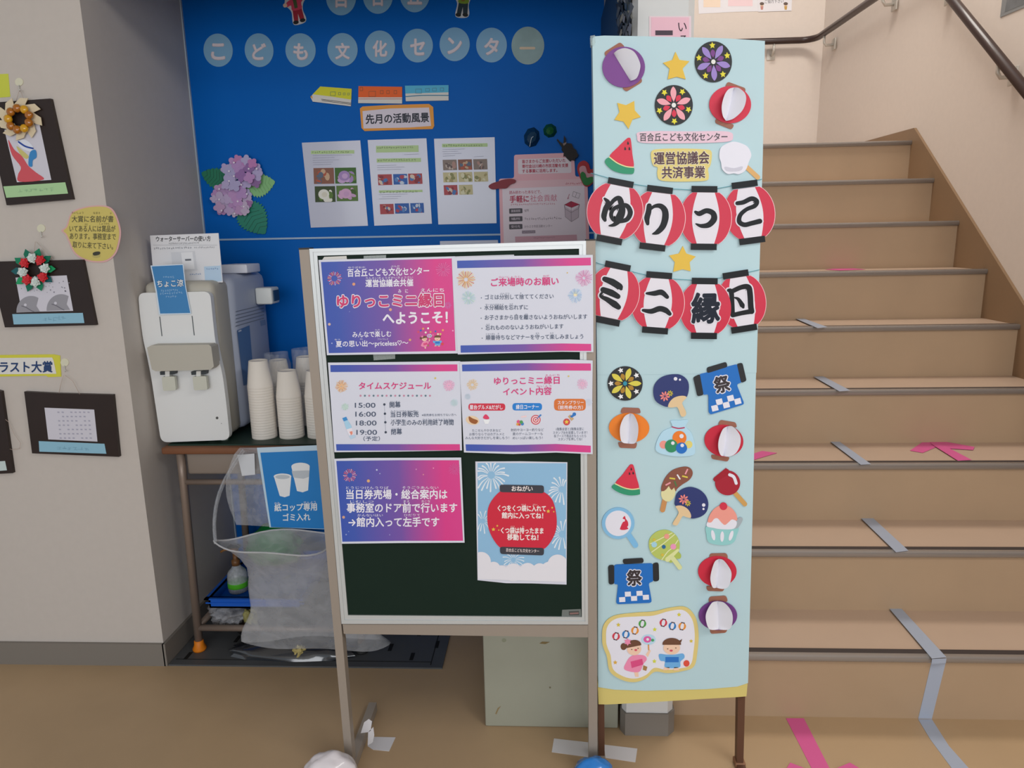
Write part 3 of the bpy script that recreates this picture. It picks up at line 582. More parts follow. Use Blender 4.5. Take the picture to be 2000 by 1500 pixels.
def burst(mb, pl, cx, cy, r0, r1, n, cols, wd, off=0.0006, jit=0.15, seed=1, curve=0):
    rr = random.Random(seed)
    for k in range(n):
        a = 2*math.pi*(k+rr.uniform(-jit, jit))/n; b = r1*rr.uniform(0.85, 1.05); m = M(cols[k % len(cols)], 0.5); c, s = math.cos(a), math.sin(a); w2 = wd/2
        mb.poly(pl, [(cx+c*r0-s*w2*.5, cy+s*r0+c*w2*.5), (cx+c*b-s*w2, cy+s*b+c*w2), (cx+c*b+s*w2, cy+s*b-c*w2), (cx+c*r0+s*w2*.5, cy+s*r0-c*w2*.5)], off+0.00004*k, 0, m)
def dots(mb, pl, f, lst, off=0.0006):
    for x, y, r, c in lst: mb.poly(pl, f(ell(x, y, r, n=12)), off, 0, M(c, 0.5))
def kids(mb, pl, f, S, ox, oy, off=0.0008):
    # girl in a pink yukata, boy in a blue one
    def q(pts): return f([(ox+x*S, oy+y*S) for x, y in pts])
    SK, HR, P1_, P2_, B1, B2 = (M(c, 0.55) for c in ('#f2cdb4', '#6e4a38', '#ee8fb4', '#dd4f86', '#6fb0e6', '#2b74c8'))
    def P(pts, m, d): mb.poly(pl, q(pts), off+d*0.00025, 0, m)
    P(smooth([(-90, 70), (-40, 10), (60, 5), (90, 40), (60, 80), (20, 150), (-100, 130)], 4), P1_, 1); P([(-50, 60), (50, 35), (60, 85), (-40, 115)], P2_, 2)
    P([(-25, 130), (15, 125), (20, 190), (-10, 190)], SK, 0); P([(60, 90), (95, 105), (85, 140), (55, 130)], M('#a77f4f', 0.5), 0)
    P([(80, 0), (110, -45), (125, -35), (100, 20)], SK, 1)
    P(ell(-20, -50, 62, 55), SK, 3); P(ell(-25, -78, 68, 48, -12, 24, 170, 372), HR, 4); P(ell(-110, -70, 26, 30), HR, 2); P(star(-75, -110, 34, 0.55, -90, 6), P1_, 5)
    P(ell(-5, -40, 12, 9), M('#d9566a'), 5); P(ell(-40, -45, 6, 4), HR, 5); P(ell(15, -55, 6, 4), HR, 5)
    P(ell(105, -130, 62, 45), M('#bcdcf0'), 1); P(ell(95, -132, 34, 28), M('#df5fa8'), 2); P(ell(97, -132, 12), W_, 3); P(ell(140, -125, 14, 12), M('#4ea36b'), 2); P([(98, -88), (110, -88), (112, -40), (100, -40)], M('#e0a05a'), 1)
    P(smooth([(195, -5), (260, 0), (330, 0), (400, -10), (415, 25), (380, 60), (370, 110), (250, 110), (245, 60), (205, 50)], 4), B1, 1); P([(250, 20), (365, 20), (365, 65), (250, 65)], B2, 2)
    P([(240, 110), (285, 108), (285, 130), (230, 135)], SK, 1); P([(325, 108), (360, 108), (370, 135), (320, 135)], SK, 1)
    P(ell(305, -60, 72, 58), SK, 3); P(ell(305, -92, 80, 52, 0, 24, 172, 368), HR, 4); P([(370, -120), (395, -135), (385, -105)], HR, 4)
    P(ell(300, -35, 14, 9), M('#d9566a'), 5); P(ell(270, -50, 6, 4), HR, 5); P(ell(340, -58, 6, 4), HR, 5); P(ell(432, 75, 26, 28), M('#e0533f'), 2)
def sheet(name, label, draw, poly_, m=PW, pl=PP, cat='poster'):
    mb = MB().poly(pl, poly_, 0, 0.0006, m); draw(mb, pl); return build(name, mb, None, label, cat)

def d1(mb, pl):
    q = [(112, 212), (1815, 165), (1865, 1368), (215, 1398)]; mb.poly(pl, g_(q), 0.0003, 0, GRAD)
    gz(mb, pl, '百合丘こども文化センター', 455, 355, 1522, 325, 105, W_, bold=0.028); gz(mb, pl, '運営協議会共催', 692, 490, 1315, 478, 100, W_, bold=0.03)
    gz(mb, pl, 'ゆりがおか', 468, 285, 690, 280, 28, W_); gz(mb, pl, 'ぶんか', 1020, 268, 1140, 264, 28, W_); gz(mb, pl, 'うんえいきょうぎかいきょうさい', 695, 422, 1310, 410, 30, W_)
    gz(mb, pl, 'み　に', 1118, 590, 1245, 588, 56, W_, bold=0.02); gz(mb, pl, 'えんにち', 1410, 580, 1715, 576, 52, W_, bold=0.01)
    gz(mb, pl, 'ゆりっこミニ縁日', 310, 725, 1722, 705, 178, W_, bold=0.105, off=0.0007); gz(mb, pl, 'ゆりっこミニ縁日', 318, 725, 1714, 705, 172, M('#cf3f74', 0.5), bold=0.045, off=0.0011)
    gz(mb, pl, 'へようこそ！', 915, 945, 1765, 930, 168, W_, bold=0.045); gz(mb, pl, 'みんなで楽しむ', 522, 1158, 1028, 1146, 80, W_, bold=0.025)
    gz(mb, pl, '夏の思い出～priceless♡～', 305, 1280, 1250, 1262, 82, W_, bold=0.022); gz(mb, pl, 'たの', 818, 1096, 878, 1094, 24, W_); gz(mb, pl, 'なつ', 290, 1222, 360, 1220, 24, W_); gz(mb, pl, 'おも', 622, 1215, 655, 1214, 22, W_); gz(mb, pl, 'プライスレス', 848, 1218, 988, 1214, 24, W_)
    burst(mb, pl, 610+288/6.667, 480+425/6.667, 6, 14.5, 22, ['#d06a8a', '#c9b9e0', '#cf4f78', '#e2997a'], 1.9)
    burst(mb, pl, 610+1705/6.667, 480+310/6.667, 3, 15, 20, ['#e27ab6', '#d66aac'], 1.2, seed=4); burst(mb, pl, 610+1765/6.667, 480+775/6.667, 2, 7, 12, ['#c77fc4'], 1.0, seed=6)
    dots(mb, pl, g_, [(540, 500, 20, '#e2a07a'), (1017, 832, 20, '#e2a58a'), (222, 1022, 18, '#d8b9ac'), (1272, 1226, 17, '#e0a07a'), (1830, 1106, 10, '#f0a6cf'), (485, 858, 6, '#8f9ad0'), (255, 1270, 8, '#b9c4ea')])
    kids(mb, pl, g_, 0.52, 1470, 1240); rr = random.Random(9)
    dots(mb, pl, g_, [(1380+k*32, 1120-22*math.sin(k*0.6)+rr.uniform(-30, 40), 13, c) for k, c in enumerate(['#d6506a', '#3a62b8', '#e8a85a', '#e9f0d8', '#f2f2f2', '#e0a05a', '#e86a9a', '#4468b8', '#f0e6c0', '#d7d96a', '#f2b26a'])])
sheet('welcome_poster', 'blue to pink landscape poster welcoming visitors, outlined red title', d1, g_([(80, 185), (900, 163), (1860, 137), (1898, 1402), (1000, 1412), (190, 1425)]))
def bars(mb, pl, f, t, b):
    for q in (t, b):
        mb.poly(pl, f(q), 0.0004, 0, GRAD)
def d2(mb, pl):
    bars(mb, pl, h_, [(85, 195), (1000, 172), (1825, 155), (1828, 255), (1000, 272), (88, 292)], [(130, 1298), (1450, 1272), (1830, 1278), (1832, 1370), (1450, 1368), (132, 1392)])
    hz_(mb, pl, 'ご来場時のお願い', 525, 478, 1408, 458, 108, PINK, bold=0.03); hz_(mb, pl, 'らいじょうじ', 632, 408, 915, 402, 28, PINK); hz_(mb, pl, 'ねが', 1205, 394, 1285, 390, 28, PINK)
    for s, x0, y0, x1, y1 in (('ゴミは分別して捨ててください', 448, 670, 1342, 656, ), ('水分補給を忘れずに', 440, 805, 1008, 800), ('お子さまから目を離さないようおねがいします', 445, 935, 1780, 922), ('忘れもののないようおねがいします', 455, 1068, 1470, 1048), ('順番待ちなどマナーを守って楽しみましょう', 458, 1196, 1728, 1180)):
        hz_(mb, pl, s, x0, y0, x1, y1, 66, SL, bold=0.014); hz_(mb, pl, '・', x0-52, y0+8, x0-40, y0+8, 14, SL, fit=True)
    for s, x0, x1, y in (('ぶんべつ', 642, 765, 622), ('す', 905, 925, 618), ('すいぶんほきゅう', 452, 690, 765), ('わす', 768, 815, 760), ('め', 848, 866, 896), ('はな', 968, 1005, 892), ('わす', 465, 510, 1026), ('じゅんばん', 462, 580, 1148), ('ま', 615, 632, 1145), ('まも', 1110, 1155, 1140), ('たの', 1295, 1340, 1138)): hz_(mb, pl, s, x0, y, x1, y-2, 20, SL)
    burst(mb, pl, 880+200/6.667, 480+440/6.667, 4, 17.5, 30, ['#e9a05e', '#e7c77a', '#d9774a', '#efd9a0'], 1.5, seed=2); burst(mb, pl, 880+1738/6.667, 480+420/6.667, 3, 16.5, 30, ['#e79ac4', '#d97ab4', '#e9b4d4'], 1.3, seed=3)
    burst(mb, pl, 880+235/6.667, 480+680/6.667, 3, 13.5, 26, ['#a9d6cf', '#b9d4e2', '#c9e2d4'], 1.2, seed=5); burst(mb, pl, 880+1625/6.667, 480+650/6.667, 4, 14.5, 26, ['#a9c9e9', '#8fb9dd', '#bcd9ea'], 1.2, seed=7)
    dots(mb, pl, h_, [(1520, 352, 9, '#d9b96a'), (1625, 628, 30, '#efe3bc')])
sheet('request_poster', 'white poster with five bulleted lines under a pink heading', d2, h_([(15, 150), (900, 130), (1852, 118), (1858, 700), (1860, 1385), (1450, 1380), (95, 1415), (40, 700)]), pl=PY(BY-0.0040))
def d3(mb, pl):
    bars(mb, pl, i_, [(108, 165), (1880, 155), (1882, 250), (112, 262)], [(188, 1268), (1915, 1268), (1918, 1355), (195, 1358)])
    iz(mb, pl, 'タイムスケジュール', 503, 455, 1515, 452, 105, PINK, bold=0.03)
    dots(mb, pl, i_, [(530+k*60.5, 592, 14, '#c98aa4' if k % 2 == 0 else '#5f7d8a') for k in range(17)])
    for s, a, y in (('15:00', 450, 722), ('16:00', 457, 846), ('18:00', 465, 970), ('19:00', 472, 1100)): iz(mb, pl, s, a, y, a+288, y, 92, SL, bold=0.012)
    iz(mb, pl, '（予定）', 570, 1192, 800, 1190, 66, SL, bold=0.01)
    for s, a, b, y in (('開幕', 935, 1088, 722), ('当日券販売', 950, 1340, 854), ('小学生のみの利用終了時間', 950, 1828, 968), ('閉幕', 957, 1108, 1098)): iz(mb, pl, s, a, y, b, y-4, 80, SL, bold=0.02)
    for s, a, b, y in (('かいまく', 940, 1078, 676), ('とうじつけんはんばい', 955, 1330, 806), ('しょうがくせい', 960, 1160, 930), ('りようしゅうりょうじかん', 1400, 1820, 924), ('へいまく', 962, 1100, 1050)): iz(mb, pl, s, a, y, b, y-2, 24, SL)
    iz(mb, pl, '※前売券をお持ちでない方へ', 1385, 862, 1868, 858, 36, SL)
    dots(mb, pl, i_, [(862, 714, 17, '#3c4658'), (870, 843, 17, '#3c4658'), (876, 963, 17, '#3c4658'), (881, 1102, 17, '#3c4658'), (1572, 348, 14, '#d9c46a')])
    brush(mb, pl, i_([(862, 714), (881, 1102)]), 0.5, 0.0004, M('#8d97a8'))
    burst(mb, pl, 630+262/7.143, 690+462/7.143, 1, 12, 26, ['#e9b98a', '#efcfa8', '#e2a87a'], 1.5, seed=2); burst(mb, pl, 630+1762/7.143, 690+448/7.143, 1, 11.5, 26, ['#e9a9cc', '#efc2dc'], 1.5, seed=3); burst(mb, pl, 630+315/7.143, 690+748/7.143, 1, 7.5, 18, ['#bfdccf', '#cfe6dc'], 1.3, seed=4); burst(mb, pl, 630+1835/7.143, 690+690/7.143, 1, 7.5, 18, ['#c4dbe0'], 1.2, seed=5)
    for k, (q, c) in enumerate((([(275, 905), (330, 885), (352, 930), (295, 950)], '#3f8fd0'), ([(298, 950), (352, 932), (400, 1010), (410, 1040), (335, 1062), (318, 1020)], '#a8d2ec'), ([(335, 1062), (410, 1040), (435, 1130), (370, 1150)], '#e9e4ee'), ([(375, 1095), (415, 1085), (420, 1120), (398, 1145)], '#e58f7a'), ([(370, 1150), (450, 1140), (462, 1170), (395, 1200)], '#b9d4ea'))): mb.poly(pl, i_(q), 0.0006+0.0001*k, 0, M(c))
sheet('timetable_poster', 'white timetable poster listing four times from 15:00', d3, i_([(75, 130), (1000, 122), (1920, 110), (1945, 1355), (1000, 1372), (165, 1380)]))
def d4(mb, pl):
    bars(mb, pl, j_, [(88, 158), (1000, 138), (1885, 142), (1888, 242), (1000, 240), (92, 252)], [(138, 1270), (800, 1280), (1400, 1265), (1885, 1290), (1885, 1385), (1400, 1365), (800, 1375), (145, 1362)])
    jz(mb, pl, 'ゆりっこミニ縁日', 535, 388, 1450, 375, 108, PINK, bold=0.03); jz(mb, pl, 'イベント内容', 660, 538, 1340, 525, 108, PINK, bold=0.03); jz(mb, pl, 'えんにち', 1250, 306, 1450, 302, 30, PINK); jz(mb, pl, 'ないよう', 1130, 460, 1335, 456, 30, PINK)
    for q, c in (((178, 700, 692, 800), '#cf2f48'), ((792, 695, 1205, 798), '#1f7fd2'), ((1372, 635, 1815, 800), '#d97433')): mb.poly(pl, j_(rnd(rect(*q), 60, 6)), 0.0004, 0, M(c, 0.5))
    jz(mb, pl, '屋台グルメ&だがし', 195, 752, 655, 752, 66, W_, bold=0.025); jz(mb, pl, '縁日コーナー', 840, 750, 1160, 746, 66, W_, bold=0.025); jz(mb, pl, 'スタンプラリー', 1422, 688, 1785, 686, 56, W_, bold=0.02); jz(mb, pl, '（前売券の方）', 1430, 755, 1775, 755, 58, W_, bold=0.02)
    SM = M('#5d6678', 0.5)
    for s, a, b, y in (('たこせんやかき氷など', 230, 635, 1078), ('お祭りならではのグルメと', 190, 680, 1130), ('みんな大好きだがしを楽しもう！', 135, 745, 1182), ('射的やヨーヨー釣りなど', 770, 1230, 1070), ('夏のゲームコーナーも', 795, 1215, 1125), ('めいっぱい楽しもう！', 795, 1215, 1182), ('1階集会室と2階集会室に', 1400, 1790, 1058), ('スタンプ台を設置しています！', 1358, 1835, 1108), ('各ブースで商品をもらったら', 1370, 1820, 1155), ('スタンプを押してね！', 1430, 1765, 1200)): jz(mb, pl, s, a, y, b, y-3, 42, SM, bold=0.004)
    for q, c, o in ((ell(235, 935, 95, 62, 12), '#e9cfae', 0), (smooth([(185, 880), (240, 910), (310, 940), (280, 985), (215, 970), (185, 930)], 4), '#9a5a2c', 1), (smooth([(380, 900), (420, 850), (470, 905), (430, 922)], 4), '#df3f68', 0), ([(385, 925), (480, 925), (455, 985), (410, 985)], '#eef0f4', 0), (ell(875, 955, 24), '#e0598a', 0), (ell(915, 960, 24), '#4f9e5a', 1), (ell(865, 990, 20), '#e0a54a', 1), (ell(930, 985, 22), '#3f82c8', 0), (ell(890, 995, 16), '#c94a3a', 2), (ell(1117, 928, 68), '#cf4a5a', 0), (ell(1117, 928, 54), '#f2dfe2', 1), (ell(1117, 928, 40), '#cf4a5a', 2), (ell(1117, 928, 26), '#f2dfe2', 3), (ell(1117, 928, 13), '#cf4a5a', 4), ([(1117, 928), (1180, 850), (1200, 860), (1190, 875)], '#3f82c8', 5), (ell(1548, 958, 48), '#cf4a4a', 0), (star(1548, 958, 32), '#ecd04f', 1), ([(1565, 880), (1600, 855), (1650, 915), (1615, 945)], '#c9a77a', 0), ([(1590, 880), (1650, 845), (1665, 870), (1620, 900)], '#2f77c4', 1), (ell(1655, 850, 25), '#2f77c4', 2), ([(910, 880), (985, 865), (990, 890), (915, 900)], '#efd2d6', 0)): mb.poly(pl, j_(q), 0.0005+o*0.0001, 0, M(c, 0.5))
    burst(mb, pl, 890+232/7.143, 690+440/7.143, 3, 11, 24, ['#efd3a4', '#e9c48a'], 1.2, seed=2); burst(mb, pl, 890+1768/7.143, 690+430/7.143, 1, 11, 24, ['#efc4dc', '#e9b0d0'], 1.2, seed=3); burst(mb, pl, 890+170/7.143, 690+605/7.143, 1, 6, 16, ['#c4d2e0'], 1.2, seed=4); burst(mb, pl, 890+1860/7.143, 690+680/7.143, 1, 7, 16, ['#d4dcec'], 1.2, seed=6)
    dots(mb, pl, j_, [(1575, 320, 12, '#d9c46a')])
sheet('event_poster', 'white poster with red, blue and orange pills in a row', d4, j_([(55, 118), (1000, 96), (1600, 88), (1912, 100), (1905, 700), (1912, 1408), (1400, 1385), (800, 1405), (115, 1383)]), pl=PY(BY-0.0044))
def d5(mb, pl):
    mb.poly(pl, k_([(120, 145), (1000, 135), (1832, 135), (1888, 1258), (1000, 1260), (205, 1272)]), 0.0003, 0, GRAD)
    for s, a, b, y in (('当日券売場・総合案内は', 258, 1670, 612), ('事務室のドア前で行います', 265, 1808, 800), ('→館内入って左手です', 290, 1558, 998)): kz(mb, pl, s, a, y, b, y-2, 135, W_, bold=0.03)
    for s, a, b, y in (('とうじつけんうりば', 255, 850, 518), ('そうごうあんない', 1040, 1545, 516), ('じむしつ', 315, 640, 712), ('まえ', 1058, 1145, 708), ('おこな', 1310, 1430, 706), ('かんないはい', 415, 770, 902), ('ひだりて', 1065, 1290, 900)): kz(mb, pl, s, a, y, b, y, 40, W_)
    burst(mb, pl, 640+308/7.143, 880+345/7.143, 5, 13.5, 20, ['#c9709a', '#d9a8b8', '#c9607a'], 1.9); burst(mb, pl, 640+1770/7.143, 880+260/7.143, 2, 12, 18, ['#d964a8'], 1.0, seed=4)
    dots(mb, pl, k_, [(568, 424, 22, '#e2b07a'), (222, 930, 20, '#d6a48a'), (685, 270, 12, '#c4cbe8'), (728, 322, 8, '#aab4d8'), (1235, 262, 10, '#d08fc0'), (1475, 245, 9, '#ec9ac4'), (1335, 335, 10, '#dc8aa0'), (258, 1172, 10, '#9aa8d6'), (292, 1130, 7, '#8fa0d0'), (865, 1175, 9, '#9a94cc'), (1045, 760, 12, '#e9c06a')])
sheet('ticket_office_poster', 'blue to pink poster with three white text lines and an arrow', d5, k_([(90, 115), (400, 104), (1862, 98), (1910, 1285), (1000, 1290), (195, 1300)]))
def d6(mb, pl):
    SKY = M('#8fbcde', 0.5); mb.poly(pl, l_([(140, 104), (884, 106), (880, 960), (145, 960)]), 0.0002, 0, SKY)
    LW = M('#dfe8f2', 0.5)
    def fw(cx, cy, r, n, sd, wd):
        rr = random.Random(sd)
        for k in range(n):
            a = 2*math.pi*k/n+rr.uniform(-.08, .08); b = r*rr.uniform(.7, 1.0); x1, y1 = cx+b*math.cos(a), cy+b*math.sin(a)+b*0.10
            x1, y1 = max(146, min(878, x1)), max(108, y1)
            if not 150 < cx+b*.6*math.cos(a) < 874: continue
            brush(mb, pl, l_([(cx+r*.22*math.cos(a), cy+r*.22*math.sin(a)), (min(868, max(154, cx+b*.65*math.cos(a))), cy+b*.65*math.sin(a)-r*.02), (x1, y1)]), [wd*.3, wd*.7, wd], 0.0003+0.00002*k, LW, 4)
    fw(255, 205, 150, 20, 1, 3.2); fw(845, 325, 130, 18, 2, 3); fw(850, 700, 140, 18, 3, 2.8); fw(185, 590, 100, 14, 4, 2.2); fw(440, 915, 95, 16, 5, 2.0)
    CLD = M('#e3e2ea', 0.5)
    for i, (x, y, r) in enumerate(((170, 930, 82), (275, 985, 55), (340, 1010, 50), (440, 1020, 75), (560, 1010, 70), (660, 1005, 62), (740, 1000, 70), (810, 955, 85))): mb.poly(pl, l_([(max(141, min(882, a)), b) for a, b in ell(x, y, r)]), 0.0010+0.00003*i, 0, CLD)
    mb.poly(pl, l_([(140, 980), (882, 980), (879, 1100), (142, 1076)]), 0.0014, 0, CLD)
    RD = M('#cf2740', 0.5); mb.poly(pl, l_(smooth([(325, 345), (400, 335), (620, 335), (700, 350), (770, 420), (802, 560), (790, 690), (710, 815), (610, 825), (400, 822), (320, 805), (245, 690), (222, 570), (240, 450)], 4)), 0.0016, 0, RD)
    CP_ = M('#3b3d47', 0.5); mb.poly(pl, l_(rnd([(325, 285), (695, 292), (697, 358), (326, 348)], 22)), 0.0019, 0, CP_); mb.poly(pl, l_(rnd([(327, 805), (697, 815), (695, 878), (330, 866)], 22)), 0.0019, 0, CP_)
    TN = M('#a78f86'); CR = M('#f3e6e4')
    lz(mb, pl, 'おねがい', 425, 318, 602, 320, 46, CR, off=0.0022, bold=0.03); lz(mb, pl, '百合丘こども文化センター', 378, 832, 655, 842, 30, CR, off=0.0022, bold=0.01)
    for s, a, b, y in (('くつをくつ袋に入れて', 308, 712, 482), ('館内に入ってね！', 342, 690, 542), ('くつ袋は持ったまま', 335, 692, 668), ('移動してね！', 388, 650, 724)): lz(mb, pl, s, a, y, b, y+4, 52, CR, off=0.0020, bold=0.045)
    for s, a, b, y in (('ぶくろ', 505, 545, 452), ('はい', 605, 640, 452), ('ぶくろ', 415, 450, 636), ('も', 515, 530, 636), ('いどう', 395, 470, 694)): lz(mb, pl, s, a, y, b, y, 14, CR, off=0.0020)
    for x, y, r in ((732, 508, 17), (765, 478, 10), (778, 512, 8), (273, 660, 17), (305, 630, 10), (318, 666, 8)): mb.poly(pl, l_(star(x, y, r)), 0.0020, 0, M('#e6c24a'))
sheet('shoe_bag_poster', 'pale blue portrait poster with a big red paper lantern drawn on it', d6, l_([(122, 92), (500, 90), (892, 98), (888, 600), (885, 1122), (600, 1112), (380, 1110), (140, 1085)]), pl=PY(BY+0.0026))

# bags and tape holding the stands
WT = M('#d4d2d6', 0.6)
FL = PZ(0); t_ = zf(600, 1380, 10); t2 = zf(1060, 1380, 9.0909)
tapes('white_floor_tape', [(FL, t_([(1180, 770), (1300, 590), (1725, 600), (1600, 870), (1290, 840)]), WT)], 'white tape piece on the floor behind the left blackboard post')
build('white_foot_tape', MB().poly(PY(1.60), t_([(1045, 520), (1110, 310), (1200, 245), (1265, 290), (1240, 470), (1190, 500)]), 0, 0.001, WT).poly(PY(1.60), t_([(1190, 500), (1290, 400), (1310, 560), (1280, 700), (1180, 760)]), 0, 0.001, WT), None, 'white tape wrapped over the left foot bar of the blackboard', 'tape')
tapes('white_floor_tape', [(FL, t2([(200, 565), (860, 640), (880, 905), (160, 805)]), WT), (FL, t2([(850, 650), (1050, 665), (1050, 900), (870, 900)]), WT)], 'white tape strip on the floor just left of the right blackboard post')
tapes('white_floor_tape', [(FL, t2([(1060, 672), (1680, 745), (1645, 985), (1060, 900)]), WT)], 'white tape strip on the floor right of the brown banner leg')
def knot(name, c, r, m, lab, seed): build(name, MB().lump(c, r, m, 0.10, seed, 4, 0.002), None, lab, 'bag')
knot('white_weight_bag', (-0.535, 1.475, 0.042), (0.066, 0.045, 0.060), M('#dcd6da', 0.3, coat=0.3), 'white plastic weight bag at the foot of the left blackboard post', 4)
knot('blue_weight_bag', (0.103, 1.482, 0.038), (0.052, 0.04, 0.056), M('#2f7fd0', 0.25, coat=0.4), 'blue plastic weight bag at the foot of the right blackboard post', 7)

# ------------------------------------------------------------------ left pier: framed drawings and notes
LP = PY(YP); q_ = zf(0, 100, 4.6875); qz = zt(0, 100, 4.6875); r_ = zf(0, 400, 5.769); rz = zt(0, 400, 5.769); s_ = zf(0, 660, 5.357); sz = zt(0, 660, 5.357)
BRN = M('#2e2320', 0.35, noise=0.2, scale=10); IN = M('#cfcdd8', 0.5); THR = M('#b9a79c', 0.7)
def string(pl, pts, off, r, m, name, parent): return build(name, MB().tube([pl.at(x, y, off) for x, y in pts], r, m, 6), parent)
def hook(px, py, lab):
    mb = MB(); mb.poly(LP, ell(px, py, 8, 8, n=16), 0.002, 0.002, M('#d6d3bb', 0.3, coat=0.5)); mb.tube([LP.at(px, py+6, 0.004), LP.at(px, py+14, 0.006), LP.at(px+1.5, py+18, 0.012), LP.at(px+2, py+14, 0.016)], 0.0012, M('#c9c8c2', 0.3), 8)
    return build('wall_hook', mb, None, lab, 'hook')
build('yellow_note', MB().poly(LP, [(-30, 146), (16, 144), (20, 189), (-30, 193)], 0.0008, 0.0008, M('#c9cf4a', 0.55)), None, 'plain yellow sticky note at the top left edge', 'note')
hook(37, 160, 'clear adhesive hook above the tall framed drawing')
def framed(name, lab, outer, inner, strip, sm, art, th=0.012):
    fo = build(name, MB().poly(LP, outer, th, th-0.0005, BRN), None, lab, 'framed drawing')
    mb = MB().poly(LP, inner, th+0.0006, 0, IN); art(mb, th+0.001); build('drawing', mb, fo, 'child drawing on white paper')
    mb = MB().poly(LP, strip, th+0.0012, 0.0008, sm); return fo, mb
def a1(mb, o):
    RDm, BLm = M('#cf5660', 0.6), M('#3a86c4', 0.6)
    for k, (q, m) in enumerate(((smooth([(75, 810), (130, 900), (200, 960), (260, 1050), (330, 1110), (400, 1175), (180, 1195), (165, 1130), (190, 1060), (110, 950)], 4), RDm), (smooth([(150, 870), (200, 905), (260, 960), (240, 985), (190, 950)], 4), M('#c9c078', 0.6)), (smooth([(160, 825), (230, 810), (300, 870), (290, 920), (200, 890)], 4), M('#dfe3ee')), (smooth([(275, 925), (325, 905), (335, 970), (300, 1000), (295, 1055), (260, 1040)], 4), BLm))): mb.poly(LP, q_(q), o+0.0002*k, 0, m)
    brush(mb, LP, q_([(170, 830), (230, 870), (300, 890)]), 3.2, o+0.001, M('#26489c'))
f1, m1 = framed('framed_drawing', 'tall tilted dark framed drawing of a red figure, green caption strip', q_([(-60, 470), (460, 433), (663, 1355), (60, 1410), (-60, 870)]), q_([(40, 720), (360, 660), (470, 1178), (155, 1200)]), q_([(30, 1238), (597, 1200), (622, 1303), (58, 1342)]), M('#a9cf9c', 0.55), a1)
qz(m1, LP, '~7', 165, 1278, 490, 1262, 36, M('#93b890'), off=0.0136); build('caption_strip', m1, f1, 'pale green caption strip')
string(LP, [(38, 176), (32, 196)], 0.013, 0.0006, THR, 'hanging_thread', f1); string(LP, [(39, 176), (47, 195)], 0.013, 0.0006, THR, 'hanging_thread', f1)
wr = thing('gold_wreath', 'cream origami wreath with amber beads hanging over the tall drawing', 'wreath', tuple(LP.at(35, 232, 0.018)))
mb = MB(); W0 = zf(0, 100, 4.6875); cx, cyy = 172, 620
for k in range(9):
    a = 40*k-80; t = math.radians(a); lx, ly = cx+150*math.cos(t), cyy+140*math.sin(t); mb.poly(LP, W0(rot([(lx-62, ly-40), (lx+30, ly-48), (lx+84, ly+4), (lx+10, ly+34), (lx-46, ly+50)], lx-10*math.cos(t), ly-10*math.sin(t), a+38)), 0.018+0.0007*k, 0.002, M('#d8c9ab', 0.6))
build('paper_ring', mb, wr, 'cream folded paper ring')
for k in range(9):
    t = math.radians(40*k-60); p = LP.at(*W0([(cx+98*math.cos(t), cyy+100*math.sin(t))])[0], 0.030)
    build('bead', MB().lump(p, (0.0115, 0.008, 0.0115), M('#a8630c', 0.15, coat=0.8) if k % 3 else M('#d29a10', 0.12, coat=0.8), 0.1, k, 2), wr, 'amber bead')
hook(80, 446, 'clear adhesive hook above the frame with the red flower wreath')
def a2(mb, o):
    for x, y in ((350, 1200), (690, 1180)):
        mb.poly(LP, r_([(x+165*math.cos(t), y+165*math.sin(t)*1.05) for t in np.linspace(math.radians(175), math.radians(300), 20)]+[(x+60, y-60), (x+100, y+5)]), o, 0, M('#98979f', 0.6)); mb.poly(LP, r_(ell(x-65, y-72, 16)), o+0.0003, 0, IN); brush(mb, LP, r_([(x-105, y-60), (x-60, y-45), (x-10, y-15), (x+30, y+5)]), 1.6, o+0.0004, M('#6f6e78'))
    rr = random.Random(4); dots(mb, LP, r_, [(rr.uniform(215, 780), rr.uniform(850, 1000), rr.uniform(4, 9), '#8d8c98') for _ in range(26)], o)
f2, m2 = framed('framed_drawing', 'dark framed drawing of two grey fans, blue caption strip below', r_([(-40, 640), (930, 618), (1080, 1355), (55, 1382), (-40, 1000)]), r_([(175, 820), (752, 795), (825, 1195), (245, 1208)]), r_([(138, 1232), (932, 1218), (950, 1332), (155, 1348)]), M('#8dbcd2', 0.5), a2)
rz(m2, LP, '~5', 480, 1290, 740, 1282, 52, M('#7ba6bd'), off=0.0136); build('caption_strip', m2, f2, 'pale blue caption strip')
string(LP, [(69, 472), (66, 500)], 0.013, 0.0007, THR, 'hanging_thread', f2); string(LP, [(71, 472), (103, 506)], 0.013, 0.0007, THR, 'hanging_thread', f2)
wr = thing('flower_wreath', 'origami wreath of red and silver flowers with green leaves', 'wreath', tuple(LP.at(66, 524, 0.018)))
cx, cyy = 375, 735; LG = ['#12805a', '#0f6f55', '#1c9a62', '#1b5f63']
for k in range(10):
    t = math.radians(36*k-75); lx, ly = cx+185*math.cos(t), cyy+185*math.sin(t); a = 36*k-75
    build('leaf', MB().poly(LP, r_(rot([(lx-70, ly-35), (lx+20, ly-40), (lx+68, ly), (lx+10, ly+38), (lx-70, ly+30)], lx, ly, a)), 0.018+0.0006*k, 0.0012, M(LG[k % 4], 0.4)), wr, 'green folded leaf')
for k in range(8):
    t = math.radians(45*k-54+0); fx, fy = cx+125*math.cos(t), cyy+135*math.sin(t); c = '#c5141f' if k % 2 == 0 else '#c3d0cb'; mb = MB()
    for j in range(3): mb.poly(LP, r_(star(fx, fy, 66-17*j, 0.72, 20*j+k*9, 6)), 0.028+0.003*j, 0.002, M(c, 0.35, coat=0.4) if j != 1 else M('#d8323a' if k % 2 == 0 else '#dfe6e2', 0.35, coat=0.4))
    build('flower', mb, wr, 'red flower' if k % 2 == 0 else 'silver flower')
